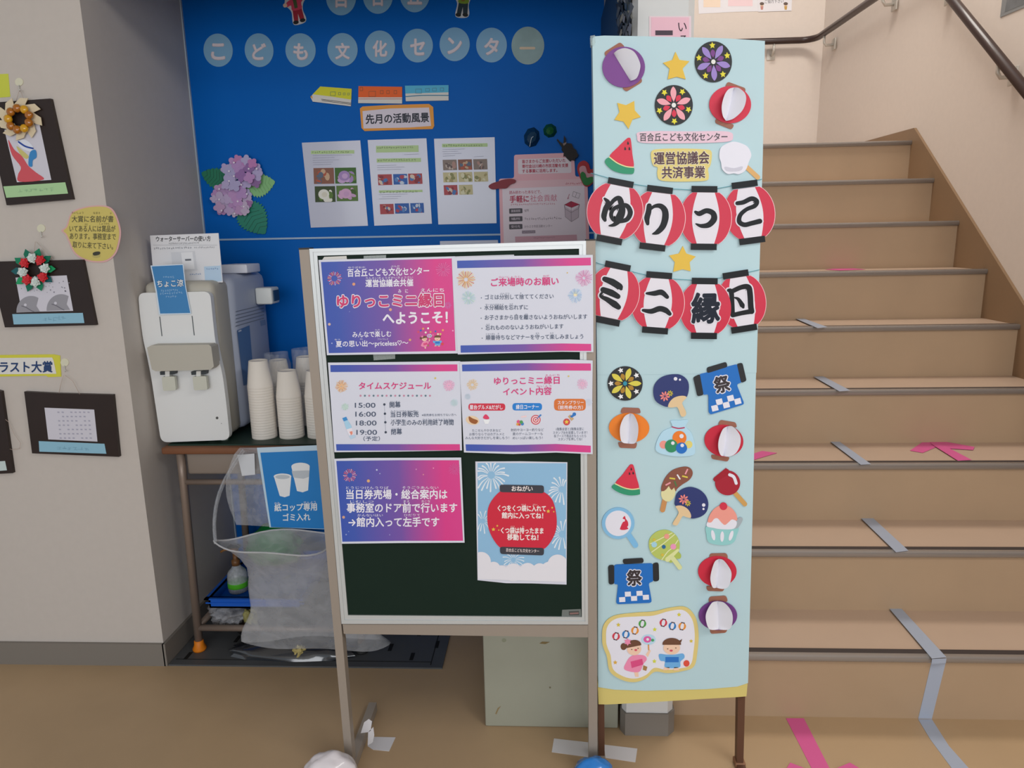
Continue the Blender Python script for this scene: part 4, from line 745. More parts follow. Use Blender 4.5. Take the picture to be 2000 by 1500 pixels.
mb = MB().poly(LP, r_(smooth([(690, 290), (745, 240), (790, 110), (850, 55), (1000, 15), (1170, 8), (1265, 45), (1325, 150), (1362, 300), (1345, 440), (1300, 560), (1200, 640), (1060, 648), (930, 615), (830, 540), (770, 410), (735, 335)], 4)), 0.0022, 0.002, M('#d8aaa8', 0.55)).poly(LP, r_(smooth([(715, 292), (760, 245), (800, 120), (860, 68), (1000, 28), (1165, 22), (1250, 58), (1308, 155), (1343, 300), (1326, 436), (1285, 548), (1192, 622), (1062, 632), (938, 600), (842, 528), (785, 405), (750, 330)], 4)), 0.0028, 0, M('#cdbd6a', 0.6))
HW = M('#5a563c', 0.6)
for s, a, b, y, y2 in (('大賞に名前が書', 808, 1278, 160, 160), ('いてある人には賞品が', 782, 1300, 268, 270), ('あります。事務室まで', 785, 1305, 352, 360), ('取りに来て下さい。', 818, 1275, 448, 470)): rz(mb, LP, s, a, y, b, y2, 74, HW, off=0.0034, bold=0.012)
for s, a, b, y in (('たいしょう', 808, 940, 90), ('なまえ', 1050, 1130, 92), ('か', 1240, 1256, 95), ('しょうひん', 1120, 1235, 212), ('ひと', 955, 988, 220)): rz(mb, LP, s, a, y, b, y, 26, HW, off=0.0034)
mb.poly(LP, r_(ell(1085, 572, 46, 26)), 0.0034, 0, M('#b9ad68')).poly(LP, r_(smooth([(1045, 545), (1080, 528), (1125, 530), (1120, 560), (1060, 572)], 4)), 0.0038, 0, M('#3d3d33'))
build('speech_bubble_note', mb, None, 'yellow speech bubble note with pink edge and four handwritten lines', 'note')
mb = MB().poly(LP, s_([(-60, 180), (300, 175), (560, 172), (628, 185), (635, 330), (640, 405), (505, 410), (480, 395), (-60, 405)]), 0.0018, 0.0015, M('#d3cf45', 0.55)).poly(LP, s_([(-60, 210), (545, 205), (560, 235), (590, 375), (300, 378), (-60, 380)]), 0.0024, 0, M('#dedcd8', 0.6))
sz(mb, LP, 'ラスト大賞', -5, 305, 550, 302, 118, M('#24406f', 0.5), off=0.0030, bold=0.035)
build('prize_sign', mb, None, 'white sign with yellow border with navy lettering at the left edge', 'sign')
hook(126, 708, 'clear adhesive hook to the right of the yellow bordered sign')
def a3(mb, o):
    for k in range(7):
        for j in range(8):
            if (k*3+j*5) % 7 != 3: mb.poly(LP, s_([(600+45*j-0+4*k, 770+45*k), (622+45*j+4*k, 772+45*k), (622+45*j+4*k, 786+45*k), (600+45*j+4*k, 784+45*k)]), o, 0, M('#aaa9bb', 0.6))
f3, m3 = framed('framed_drawing', 'dark framed sheet with a faint printed grid, blue caption strip, lowest on the pier', s_([(252, 562), (600, 580), (1180, 595), (1245, 1245), (335, 1208)]), s_([(465, 730), (985, 750), (1020, 1085), (505, 1062)]), s_([(405, 1080), (1092, 1108), (1112, 1212), (412, 1190)]), M('#8dbcd2', 0.5), a3)
sz(m3, LP, '~6', 585, 1152, 930, 1162, 44, M('#7ba6bd'), off=0.0136); build('caption_strip', m3, f3, 'pale blue caption strip')
string(LP, s_([(665, 390), (640, 470), (618, 575)]), 0.013, 0.0007, THR, 'hanging_thread', f3); string(LP, s_([(680, 390), (760, 450), (835, 590)]), 0.013, 0.0007, THR, 'hanging_thread', f3)
f4 = build('framed_drawing', MB().poly(LP, s_([(-60, 540), (10, 560), (132, 1415), (-60, 1425)]), 0.012, 0.0115, BRN), None, 'dark framed drawing cut by the left picture edge, pale strip', 'framed drawing')
build('caption_strip', MB().poly(LP, s_([(-60, 1295), (52, 1288), (72, 1385), (-60, 1395)]), 0.0132, 0.0008, M('#c4d4d4', 0.5)), f4, 'pale grey caption strip')
string(LP, s_([(35, 835), (90, 880), (150, 1010), (215, 1100), (205, 1160), (130, 1170), (60, 1150)]), 0.010, 0.0006, THR, 'loose_thread', f4)

# ------------------------------------------------------------------ blue wall display
BW = PY(YB); m_ = zf(350, 0, 4.4111); n_ = zf(750, 0, 4.4111); nz = zt(750, 0, 4.4111); mz = zt(350, 0, 4.4111); o_ = zf(560, 240, 3.2258); oz = zt(560, 240, 3.2258); p_ = zf(950, 230, 5.5565); pz = zt(950, 230, 5.5565); tt = zf(380, 290, 8.3333)
LC = M('#7ba9c9', 0.35, coat=0.3); LT_ = M('#d9cdd2', 0.5)
def disc(ch, cx, cy, rx, ry, r, lab, gx=0.50, m=LC):
    mb = MB().poly(BW, ell(cx, cy, rx, ry, r, 40), 0.0020, 0.0018, m)
    if ch == 'ー': brush(mb, BW, [(cx-14, cy+5), (cx+12, cy+5)], 5, 0.0028, M('#d8c2a8'))
    else: text(mb, BW, ch, cx-rx*gx, cy+3, cx+rx*gx, cy+3, ry*1.02, M('#bfa9ad', 0.5), 0.0024, 0.05, fit=True); text(mb, BW, ch, cx-rx*gx+1, cy+2.5, cx+rx*gx-1, cy+2.5, ry*0.98, LT_, 0.0028, 0.035, fit=True)
    build('letter_disc', mb, None, lab, 'letter disc')
RO = {'こ': 'ko, first of the row', 'ど': 'do', 'も': 'mo', '文': 'bun', '化': 'ka', 'セ': 'se', 'ン': 'n', 'タ': 'ta', '百': 'yu, first of three', '合': 'ri, middle of three', '丘': 'oka, last of three'}
for ch, cx, cy, rx, ry, r in (('こ', 426, 98, 28.5, 32.5, -8), ('ど', 506, 98, 28, 33, -8), ('も', 587, 98, 29.5, 33, -5), ('文', 669, 97, 29.5, 32.5, -4), ('化', 742, 92, 29.5, 32.5, -3), ('セ', 815.5, 89, 30, 33, -2), ('ン', 888, 86.5, 29.5, 33, 0), ('タ', 960, 88, 30, 34, 0)):
    disc(ch, cx, cy, rx, ry, r, 'light blue letter disc on the blue wall with white character ' + RO[ch])
disc('ー', 1031, 89, 32, 37, 0, 'laminated letter disc, its glare painted silver, at the end of the row, with a long dash', m=M('#8fa8a8', 0.35, coat=0.25, noise=0.3, scale=18))  # laminate glare put into the disc colour as mottled silver grey
for ch, cx, cy in (('百', 666, -6), ('合', 738, -9), ('丘', 810, -12)): disc(ch, cx, cy, 29.5, 36, 0, 'light blue letter disc cut by the upper picture edge, character ' + RO[ch])
def figure(name, lab, f, j, p, hand, sh, hr):
    t = MB(); t.poly(BW, f(smooth([(-52, -90), (55, -95), (62, -40), (98, -70), (112, -45), (72, 10), (60, 70), (75, 140), (55, 175), (-20, 185), (-45, 160), (-40, 70), (-72, 20), (-98, 15), (-85, -20)], 4)), 0.0022, 0.002, M('#cfcfd0', 0.5))
    o = build(name, t, None, lab, 'cutout')
    for nm, q, c, d in (('trousers', [(-28, 50), (52, 45), (60, 150), (22, 155), (12, 90), (4, 160), (-32, 160)], p, 0), ('jacket', smooth([(-40, -35), (45, -42), (92, -70), (104, -48), (56, 0), (52, 52), (-30, 58), (-34, 12), (-70, 20), (-78, -5)], 3), j, 1), ('shirt', [(-12, -38), (18, -40), (20, 40), (-8, 42)], sh, 2), ('shoe', ell(-18, 162, 24, 16), '#1d1d1d', 1), ('shoe', ell(42, 154, 24, 16), '#1d1d1d', 1), ('face', ell(0, -72, 48, 36), '#e8c3ab', 2), ('mouth', ell(2, -58, 17, 14), '#c8323c', 3), ('hair', [(-60, -130), (60, -130), (50, -95), (-52, -92)], hr, 3), ('hand', ell(-84, 2, 18), '#e8c3ab', 2)):
        build(nm, MB().poly(BW, f(q), 0.0028+0.0004*d, 0.0003, M(c, 0.5)), o)
figure('child_cutout', 'paper cutout child in red jacket and trousers, cut by the top edge', lambda pts: [(350+(995+x)/4.4111, (30+y)/4.4111) for x, y in rot(pts, 0, 0, -10)], '#d0415f', '#a01f33', None, '#4b5a34', '#2c7a3a')
figure('child_cutout', 'paper cutout child in green jacket and dark trousers, top edge', lambda pts: [(750+(680+x)/4.4111, (-30+y)/4.4111) for x, y in rot(pts, 0, 0, 8)], '#7d9a2c', '#20343f', None, '#8a6a22', '#3a2a20')
def train(name, lab, f, body, low, wins, cc, nose=None):
    o = build(name, MB().poly(BW, f(body), 0.0055, 0.005, M('#d9d5cf', 0.6)), None, lab, 'paper train')
    build('upper_half', MB().poly(BW, f(low), 0.0061, 0.0004, M(cc, 0.5)), o)
    mb = MB()
    for x, y, w, h in wins: mb.poly(BW, f([(x, y), (x+w, y-0.03*w), (x+w, y+h), (x, y+h)]), 0.0065, 0, M('#8b9a55' if cc == '#d5d22a' else '#a8552a' if cc == '#e8611c' else '#4f8ea6', 0.5)); mb.poly(BW, f([(x+5, y+5), (x+w-5, y+5), (x+w-5, y+h-5), (x+5, y+h-5)]), 0.0067, 0, M(cc, 0.5))
    build('windows', mb, o, 'drawn window outlines')
    return o
t1 = train('paper_train', 'yellow origami bullet train with pointed nose on the blue wall', m_, [(1130, 835), (1215, 745), (1485, 765), (1478, 915), (1150, 875)], [(1150, 812), (1215, 745), (1485, 765), (1482, 858), (1300, 830)], [(1300, 790, 48, 36), (1370, 795, 24, 24), (1410, 798, 22, 22), (1448, 800, 20, 20)], '#d5d22a')
mb = MB(); brush(mb, BW, m_([(1225, 855), (1478, 888)]), 0.9, 0.0066, BLK); brush(mb, BW, m_([(1230, 866), (1478, 899)]), 0.9, 0.0066, BLK); mb.poly(BW, m_([(1130, 835), (1142, 822), (1150, 850)]), 0.0066, 0, M('#d9962a')); build('stripes', mb, t1, 'black side stripes')
t2_ = train('paper_train', 'orange origami train carriage on the blue wall', m_, [(1545, 742), (1920, 748), (1920, 892), (1542, 888)], [(1545, 742), (1920, 748), (1920, 838), (1543, 838)], [(1555, 750, 28, 34), (1632, 785, 62, 50), (1730, 778, 30, 32), (1785, 778, 28, 32), (1848, 778, 28, 32)], '#e8611c')
mb = MB(); brush(mb, BW, m_([(1545, 852), (1918, 852)]), 0.9, 0.0066, M('#c96a5a')); build('stripes', mb, t2_, 'thin red side stripe')
t3_ = train('paper_train', 'sky blue origami train carriage, last of the three', n_, [(180, 738), (556, 733), (556, 865), (188, 872)], [(180, 738), (556, 733), (556, 795), (184, 806)], [(270, 765, 55, 40), (355, 760, 38, 30), (415, 757, 38, 30), (482, 755, 34, 30)], '#4fb0d2')
mb = MB(); brush(mb, BW, n_([(188, 832), (330, 822), (554, 822)]), 1.6, 0.0066, M('#2c7fa2')); build('stripes', mb, t3_, 'blue side stripe')
mb = MB().poly(BW, [(703, 212), (708, 208), (760, 205), (838, 203), (846, 209), (848, 246), (845, 252), (800, 253), (712, 256), (706, 250)], 0.0024, 0.002, M('#e59a3c', 0.5)).poly(BW, [(708, 217), (760, 212), (838, 210), (842, 246), (800, 249), (710, 251)], 0.0028, 0, M('#d9d0dc', 0.45))
text(mb, BW, '先月の活動風景', 714, 233, 838, 229, 19, M('#262c3a', 0.5), 0.0032, 0.035)
build('orange_sign', mb, None, 'white sign with orange border below the origami trains', 'sign')
LM = M('#c2c4d6', 0.2, coat=0.4); LN = M('#9a9bb0', 0.5); LGN = M('#b9d39a', 0.5)
PH = {'a': ['#8a5a4a', '#c9a88a', '#5a6a80', '#b0553f'], 'f': ['#3f6a2c', '#a78ac0', '#6a8a44', '#c9a8d4'], 'w': ['#3a4a2a', '#e4e2da', '#5a7a34', '#d9d4c4'], 'p': ['#5a7a3c', '#d4a8cc', '#44602c', '#caa0c8'], 'b': ['#2f62b0', '#c9d2e2', '#b0455a', '#5a86c4'], 'r': ['#b04a50', '#4a78b4', '#d9c4b4', '#8a3440'], 'y': ['#c9bf94', '#a89a6a', '#d9d4b4', '#8a8a5a'], 'g': ['#8a7a72', '#c4b4aa', '#6a5a58', '#b08a80']}
def photo(mb, f, x, y, w, h, k, sd, sl=0.0):
    rr = random.Random(sd); c = PH[k]; mb.poly(BW, f([(x, y), (x+w, y-2), (x+w+4, y+h-2), (x+4, y+h)]), 0.0034, 0, M(c[0], 0.5))
    for i in range(9):
        a, b = x+rr.uniform(.15, .85)*w, y+rr.uniform(.2, .85)*h; q = [(max(x+3, min(x+w, px)), max(y+1, min(y+h-2, py))) for px, py in ell(a, b, w*rr.uniform(.08, .2), h*rr.uniform(.08, .22), rr.uniform(0, 90), 10)]; mb.poly(BW, f(q), 0.0036+0.0001*i, 0, M(c[1+i % 3], 0.5))
    if k in 'fwp': mb.poly(BW, f(ell(x+w*.45, y+h*.5, w*.27, h*.32, n=16)), 0.0047, 0, M(c[1], 0.5)); mb.poly(BW, f(ell(x+w*.48, y+h*.52, w*.14, h*.17, n=12)), 0.0049, 0, M(c[3], 0.5))
def lsheet(lab, quad, greens, lines, photos):
    mb = MB().poly(BW, o_(quad), 0.0026, 0.0022, LM)
    for a, b, c, d, s in greens: mb.poly(BW, o_([(a, b), (c, b-4), (c+1, d-4), (a+1, d)]), 0.0032, 0, LGN); oz(mb, BW, s, a+4, b+11, c-30, b+8, 14, M('#5a6a50', 0.5), off=0.0036, bold=0.01)
    for x0, x1, y in lines: brush(mb, BW, o_([(x0, y), (x1, y-4)]), 0.7, 0.0033, LN, 2)
    for i, ph in enumerate(photos): photo(mb, o_, *ph, 10*i+int(quad[0][0]))
    build('laminated_sheet', mb, None, lab, 'sheet')
lsheet('laminated activity sheet with four photos of people and hydrangeas', [(95, 125), (463, 110), (512, 648), (152, 660)], [(152, 175, 425, 197, '~16')], [(165, 410, 206), (165, 300, 222), (165, 330, 236), (165, 290, 250), (168, 280, 264)], [(168, 285, 128, 100, 'a'), (302, 283, 134, 100, 'f'), (176, 400, 128, 100, 'w'), (312, 396, 134, 98, 'p')])
lsheet('laminated activity sheet with two rows of three photos', [(510, 108), (880, 97), (915, 635), (552, 648)], [(562, 145, 830, 187, '~16'), (566, 225, 845, 250, '~15'), (580, 425, 855, 440, '~12')], [(570, 690, 270), (570, 740, 282), (572, 720, 296), (580, 760, 452), (600, 720, 466), (582, 700, 480), (740, 830, 200)], [(573, 325, 88, 68, 'r'), (670, 323, 88, 66, 'b'), (764, 320, 88, 66, 'r'), (586, 512, 86, 64, 'r'), (680, 508, 90, 64, 'b'), (778, 506, 84, 62, 'b')])
lsheet('glossy laminated activity sheet with eight small photos', [(928, 100), (1310, 90), (1322, 632), (955, 640)], [(978, 132, 1265, 154, '~16')], [(982, 1120, 168), (982, 1080, 182), (984, 1100, 196), (984, 1060, 210), (1180, 1240, 214)], [(982, 233, 88, 66, 'g'), (1078, 231, 88, 66, 'a'), (1174, 229, 88, 66, 'g'), (984, 313, 88, 62, 'y'), (1080, 311, 88, 62, 'y'), (1178, 309, 88, 62, 'y'), (988, 393, 86, 62, 'r'), (1084, 391, 86, 62, 'y')])
build('white_sheet', MB().poly(BW, o_([(965, 745), (1330, 738), (1340, 860), (970, 860)]), 0.0016, 0.0012, M('#c9cfe2', 0.4)), None, 'white sheet edge peeking over the top of the blackboard frame', 'sheet')
# pink flyer
PKB = M('#ecb4be', 0.5); mb = MB().poly(BW, p_(rnd([(300, 402), (950, 378), (965, 640), (1095, 632), (1118, 1380), (155, 1400), (135, 662), (300, 655)], 25)), 0.006, 0.005, PKB)
mb.poly(BW, p_(rnd([(340, 450), (915, 432), (925, 598), (345, 612)], 22)), 0.0064, 0, M('#e8dae2', 0.5)).poly(BW, p_([(170, 690), (1060, 665), (1085, 1385), (190, 1400)]), 0.0064, 0, M('#eadbe5', 0.45)).poly(BW, p_([(160, 690), (1085, 660), (1088, 735), (165, 770)]), 0.0068, 0, M('#ecc2ca', 0.5))
RT = M('#b92a48', 0.5); pz(mb, BW, '皆さまからご支援いただいた', 388, 476, 858, 462, 40, RT, off=0.0068, bold=0.03); pz(mb, BW, '寄付金は川崎の市民活動を支援', 388, 528, 888, 515, 40, RT, off=0.0068, bold=0.03); pz(mb, BW, 'する事業に活用します。', 388, 580, 770, 570, 40, RT, off=0.0068, bold=0.03)
pz(mb, BW, '読み終わった本などで、', 248, 812, 595, 802, 38, M('#c04a64'), off=0.0068, bold=0.01); pz(mb, BW, '手軽に', 252, 885, 462, 878, 76, M('#c03a5a'), off=0.0068, bold=0.035); pz(mb, BW, '社会貢献', 475, 876, 765, 868, 76, M('#d37a92'), off=0.0068, bold=0.0)
pz(mb, BW, '~22', 262, 942, 750, 932, 24, M('#c0566e'), off=0.0068, bold=0.01); pz(mb, BW, '~8', 855, 716, 1040, 708, 24, RT, off=0.0072, bold=0.01)
DG = M('#4f4a52', 0.5)
for y, s, s2, x2 in ((1012, '募集期間', '常時', 460), (1098, '場所', '~18', 820), (1182, '受付先', 'かわさき市民活動センター', 715)):
    mb.poly(BW, p_(rnd([(246, y-26), (390, y-30), (392, y+24), (248, y+30)], 8)), 0.0068, 0, DG); pz(mb, BW, s, 268, y+1, 368, y-3, 30, M('#c9bcc8'), off=0.0072, bold=0.02); pz(mb, BW, s2, 412, y, x2, y-10, 30, M('#85707e'), off=0.0068)
mb.poly(BW, p_([(385, 1225), (530, 1220), (532, 1252), (387, 1258)]), 0.0068, 0, M('#9a8a98')); pz(mb, BW, '~6', 398, 1240, 520, 1236, 20, M('#d0c2cc'), off=0.0072); mb.poly(BW, p_([(310, 1290), (980, 1268), (985, 1330), (315, 1350)]), 0.0068, 0, M('#d8a6b4')); pz(mb, BW, '~14', 510, 1306, 745, 1298, 16, M('#8a5a68'), off=0.0072)
LNK = M('#5c4f5a', 0.5)
def poly_line(pts, w=0.5, c=LNK): 
    for a, b in zip(pts[:-1], pts[1:]): brush(mb, BW, p_([a, b]), w, 0.0074, c, 1)
mb.poly(BW, p_([(845, 945), (920, 905), (1012, 940), (925, 975)]), 0.0070, 0, M('#b8304e')); mb.poly(BW, p_([(850, 960), (925, 1010), (1000, 960), (1000, 1080), (922, 1128), (855, 1075)]), 0.0072, 0, M('#cfbcc8'))
poly_line([(850, 955), (855, 1075), (922, 1128), (1000, 1080), (1002, 950), (1012, 940), (925, 975), (845, 945), (920, 905), (922, 1128)]); poly_line([(845, 945), (850, 985), (920, 1030), (1000, 985), (1012, 940)]); poly_line([(945, 800), (1018, 825), (1000, 875), (930, 850), (945, 800)]); poly_line([(980, 812), (965, 862)]); poly_line([(900, 830), (880, 880), (895, 870)], 1.2, M('#c98a9c'))
build('pink_flyer', mb, None, 'large pink flyer with open box drawing on the blue wall', 'flyer')
mb = MB().poly(BW, p_(smooth([(22, 745), (60, 712), (130, 690), (180, 672), (260, 662), (315, 675), (310, 705), (260, 725), (215, 765), (150, 768), (60, 775)], 4)), 0.016, 0.006, M('#8a1f2e', 0.5)); build('red_heart', mb, None, 'dark red folded paper heart tilted on the pink flyer edge', 'paper heart')
ht = build('layered_heart', MB().poly(BW, p_(smooth([(985, 560), (1005, 490), (1060, 465), (1110, 500), (1130, 560), (1180, 545), (1215, 580), (1210, 640), (1120, 740), (1060, 735), (1020, 660)], 4)), 0.012, 0.004, M('#b3222c', 0.5)), None, 'red, pink and green layered paper heart beside the banner', 'paper heart')
build('pink_layer', MB().poly(BW, p_(smooth([(1008, 570), (1030, 525), (1075, 530), (1100, 600), (1160, 600), (1200, 640), (1110, 715), (1060, 700)], 4)), 0.015, 0.002, M('#d79aa4', 0.5)), ht); build('green_layer', MB().poly(BW, p_(smooth([(1020, 610), (1045, 585), (1075, 610), (1090, 650), (1140, 640), (1185, 660), (1120, 725), (1065, 728), (1030, 670)], 4)), 0.018, 0.002, M('#1f7a34', 0.5)), ht)
def gem(name, lab, c, rx, ry, m, off):
    mb = MB(); P = p_(rot(ell(c[0], c[1], rx, ry, 0, 8), c[0], c[1], 12)); Q = p_(rot(ell(c[0], c[1], rx*.55, ry*.6, 0, 8), c[0], c[1], 30)); V = [BW.at(x, y, 0.002) for x, y in P]+[BW.at(x, y, off) for x, y in Q]+[BW.at(*p_([c])[0], off*1.2)]
    F = [[i, (i+1) % 8, 8+(i+1) % 8, 8+i] for i in range(8)]+[[8+i, 8+(i+1) % 8, 16] for i in range(8)]
    return build(name, mb.add(V, F, m), None, lab, 'origami')
gb = gem('origami_ball', 'dark blue origami ball with a white pin on the blue wall', (493, 212), 88, 112, M('#123c5c', 0.5), 0.03)
mb = MB(); brush(mb, BW, p_([(470, 310), (488, 225), (508, 205)]), 0.9, 0.038, M('#cfd6dc')); build('white_pin', mb, gb, 'white pin')
gem('origami_ball', 'green origami ball, right of the dark blue one', (690, 140), 76, 78, M('#12572c', 0.5), 0.026)
bt = build('origami_beetle', MB().poly(BW, p_([(830, 300), (880, 275), (925, 280), (945, 330), (975, 350), (985, 385), (1000, 400), (985, 430), (965, 440), (960, 465), (925, 455), (910, 472), (880, 445), (850, 410), (835, 420), (840, 380), (815, 340)]), 0.018, 0.016, M('#1f191b', 0.6)), None, 'black origami horned beetle at the corner of the pink flyer', 'origami')
build('horn', MB().poly(BW, p_([(825, 330), (762, 240), (770, 228), (800, 262), (840, 285)]), 0.02, 0.004, M('#1f191b', 0.6)).poly(BW, p_([(835, 290), (842, 190), (865, 230), (860, 270)]), 0.02, 0.004, M('#1f191b', 0.6)), bt); build('paper_fold', MB().poly(BW, p_([(828, 282), (850, 272), (870, 262), (866, 282), (840, 305)]), 0.0215, 0.001, M('#8a7a78', 0.6)), bt, 'pale grey paper fold')
# hydrangea
hy = thing('paper_hydrangea', 'paper hydrangea with two pinkish purple flower heads and green leaves', 'paper flower', tuple(BW.at(462, 385, 0.0)))
def leafshape(base, tip, wd, n=13, tooth=0.10):
    b, t = np.array(base, float), np.array(tip, float); d = t-b; L = np.linalg.norm(d); u = d/L; q = np.array([-u[1], u[0]]); P = []
    for s in (1, -1):
        rng = range(n+1) if s == 1 else range(n-1, 0, -1)
        for k in rng:
            x = k/n; hgt = wd*math.sin(math.pi*min(1, x**0.8))**0.8 if 0 < x < 1 else 0; P.append(tuple(b+u*L*x+q*s*hgt*(1+(tooth if k % 2 else -tooth))))
    return P
def leaf(base, tip, wd, c, off, n=16):
    mb = MB().poly(BW, tt(leafshape(base, tip, wd, n)), off, 0.0012, M(c, 0.5)); b, t = np.array(base, float), np.array(tip, float); d = t-b; q = np.array([-d[1], d[0]])/np.linalg.norm(d)*wd*0.75
    for k in range(2, 8): x = k/9; p = b+d*x; r = math.sin(math.pi*x); [brush(mb, BW, tt([tuple(p), tuple(p+d*0.1+q*s*r)]), 0.7, off+0.0005, M('#1c4f3c' if c != '#86bc80' else '#6d9c68', 0.6), 1) for s in (1, -1)]
    build('leaf', mb, hy, 'pale green leaf' if c == '#86bc80' else None)
leaf((560, 560), (110, 395), 165, '#23785a', 0.002); leaf((830, 640), (1310, 540), 190, '#86bc80', 0.0035, 22); leaf((760, 880), (1150, 1390), 240, '#24806a', 0.005, 26)
rr = random.Random(12)
def head(pts, cols, off, nm):
    mb = MB()
    for i, (x, y, r) in enumerate(pts):
        hc = cols[i % len(cols)]; c = M('#'+''.join('%02x' % int(0.65*int(hc[q:q+2], 16)+0.35*z) for q, z in ((1, 200), (3, 184), (5, 214))), 0.55); a0 = rr.uniform(0, 90); o = off+0.0022*(i % 6)+0.0003*i
        for k in range(4): a = a0+90*k; t = math.radians(a); mb.poly(BW, tt(ell(x+r*.52*math.cos(t), y+r*.52*math.sin(t), r*.56, r*.5, a, 14)), o+0.0002*k, 0.0008, c)
        if i % 3 == 0: mb.poly(BW, tt(ell(x, y, 15, n=10)), off+0.0145, 0.0006, M('#e6dcea', 0.4))
    build('flower_head', mb, hy, nm)
head([(640, 230, 95), (500, 320, 80), (700, 170, 70), (560, 370, 110), (840, 190, 85), (940, 240, 80), (1010, 330, 85), (1000, 560, 80), (1010, 430, 100), (560, 530, 110), (500, 600, 70), (650, 600, 100), (760, 590, 80), (840, 570, 85), (705, 300, 100), (880, 330, 90), (760, 440, 100), (890, 475, 90), (640, 450, 90), (770, 250, 80)], ['#b07cb8', '#a898c8', '#b8639a', '#9a9ac4', '#a8a2cc', '#b25ca0', '#a594c4', '#6c3f7c', '#a49cc8', '#a29cc8', '#a9a0c8', '#9f9cc6', '#b070b8', '#a698c6', '#a878b8', '#6f3f86', '#7b4590', '#b072b4', '#a09cc6', '#b068ac'], 0.016, 'upper flower head')
head([(400, 660, 85), (480, 700, 80), (340, 740, 70), (400, 830, 120), (310, 820, 60), (400, 960, 90), (440, 1010, 80), (520, 930, 90), (560, 1010, 80), (570, 670, 70), (650, 760, 100), (760, 730, 100), (850, 740, 80), (860, 850, 90), (880, 900, 60), (800, 950, 90), (730, 1010, 80), (820, 1020, 70), (650, 1060, 60), (650, 900, 100), (560, 820, 90), (700, 860, 90)], ['#c08ab8', '#b88cc0', '#b07ab4', '#b8a4c4', '#bcaac8', '#b88ab0', '#b070a8', '#b8a2c4', '#b498c0', '#b284bc', '#b480b8', '#a87ab8', '#a8a0c8', '#b4a0bc', '#8a4a86', '#bcaac0', '#b482b0', '#bda8bc', '#bcaebe', '#b078b4', '#b8a0c6', '#b47cb8'], 0.006, 'lower flower head')

# ------------------------------------------------------------------ festival banner stand
NB = 1.562; BN = PY(NB); zA = zf(1140, 40, 4.8395); zB = zf(1140, 230, 5); zC = zf(1140, 470, 5); zD = zf(1150, 690, 5.7143); zE = zf(1150, 880, 5.7143); zF_ = zf(1150, 1060, 4.4118)
bz_ = zt(1140, 230, 5); cz_ = zt(1140, 470, 5); az_ = zt(1140, 40, 4.8395)
MINT = M('#b8d5dd', 0.5, coat=0.05); YEL = M('#d6c678', 0.55); BRW = M('#5f4030', 0.45)
bs_ = thing('banner_stand', 'tall mint green festival banner on brown legs before the stairs', 'banner', (0.29, NB+0.02, 0))
build('lower_paper', MB().poly(BN, [(1166.5, 722), (1477, 716), (1470, 1000), (1461, 1334), (1440, 1341), (1380, 1346), (1260, 1349), (1200, 1347), (1168.5, 1342)], -0.0008, 0.040, MINT), bs_, 'mint wrapping paper')
build('upper_paper', MB().poly(BN, [(1157, 76), (1160, 71), (1180, 69.5), (1300, 71.5), (1420, 75), (1494, 80), (1490, 300), (1477.5, 728), (1400, 729.5), (1265, 731.5), (1166.5, 732)], 0, 0.041, MINT), bs_, 'mint wrapping paper, overlapping the lower sheet')
build('hem_band', MB().poly(BN, [(1167.5, 1335), (1461, 1325), (1458, 1360), (1440, 1361.5), (1376, 1365), (1263, 1372), (1186, 1376), (1169, 1375.5)], -0.0025, 0.038, YEL), bs_, 'yellow paper hem')
LGP = PY(NB+0.012)
build('leg', post(LGP, (1167.5, 1330), (1180, 1330), (1169, 1482), (1181, 1482), 0.022, BRW), bs_)
rl = build('leg', post(LGP, (1442, 1320), (1456.5, 1320), (1439.4, 1490), (1452, 1490), 0.022, BRW), bs_)
q = down(LGP, (1449, 1320), (1446, 1490)); build('leg_cap', MB().box((q[0]-0.013, q[1]-0.004, 0.001), (q[0]+0.013, q[1]+0.026, 0.014), M('#8a6248', 0.5), 0.003), rl, 'lighter brown foot cap')
q = down(LGP, (1174, 1330), (1175, 1482)); build('stabiliser', MB().box((q[0]-0.01, q[1]-0.13, 0.001), (q[0]+0.01, q[1]+0.01, 0.012), BRW), bs_)
q = down(LGP, (1449, 1320), (1446, 1490)); build('stabiliser', MB().box((q[0]-0.01, q[1]-0.13, 0.001), (q[0]+0.01, q[1]-0.005, 0.012), BRW), bs_)
build('corner_tape', MB().poly(BN, [(1153, 70), (1162, 68.5), (1163, 83), (1160, 90), (1154, 88)], 0.0006, 0.02, film('m_ctape', '#cfe0dc', 0.35, 0.15)), bs_, 'crumpled clear corner tape')

O0 = 0.0022; TH = 0.0016; WS = M('#e6e6f2', 0.45); YS = M('#e4be48', 0.5); BK = M('#26282c', 0.5); CAP = M('#9c6654', 0.55)
def sticker(name, label, cat, pts, m, off=O0, group=None): return build(name, MB().poly(BN, pts, off, min(TH, off-0.0004), m), None, label, cat, group)
def bit(name, par, pts, m, lev=1, off=O0, label=None, th=0.0004): return build(name, MB().poly(BN, pts, off+0.0006*lev, th, m), par, label)
# stars
sticker('star_cutout', 'yellow star cutout between the purple lantern and the purple firework disc', 'star cutout', zA([(868, 295), (905, 372), (1000, 385), (935, 455), (965, 555), (880, 532), (795, 555), (812, 455), (750, 400), (838, 372)]), YS)
sticker('star_cutout', 'yellow star cutout standing on one point above the upper watermelon slice', 'star cutout', zA([(318, 778), (400, 800), (478, 760), (483, 850), (540, 912), (462, 935), (425, 1025), (375, 955), (290, 938), (338, 865)]), YS)
sticker('star_cutout', 'yellow star cutout between the two rows of lantern letters', 'star cutout', zB([(968, 1252), (1003, 1325), (1095, 1355), (1035, 1410), (1045, 1498), (965, 1480), (875, 1505), (890, 1410), (835, 1345), (930, 1325)]), YS)
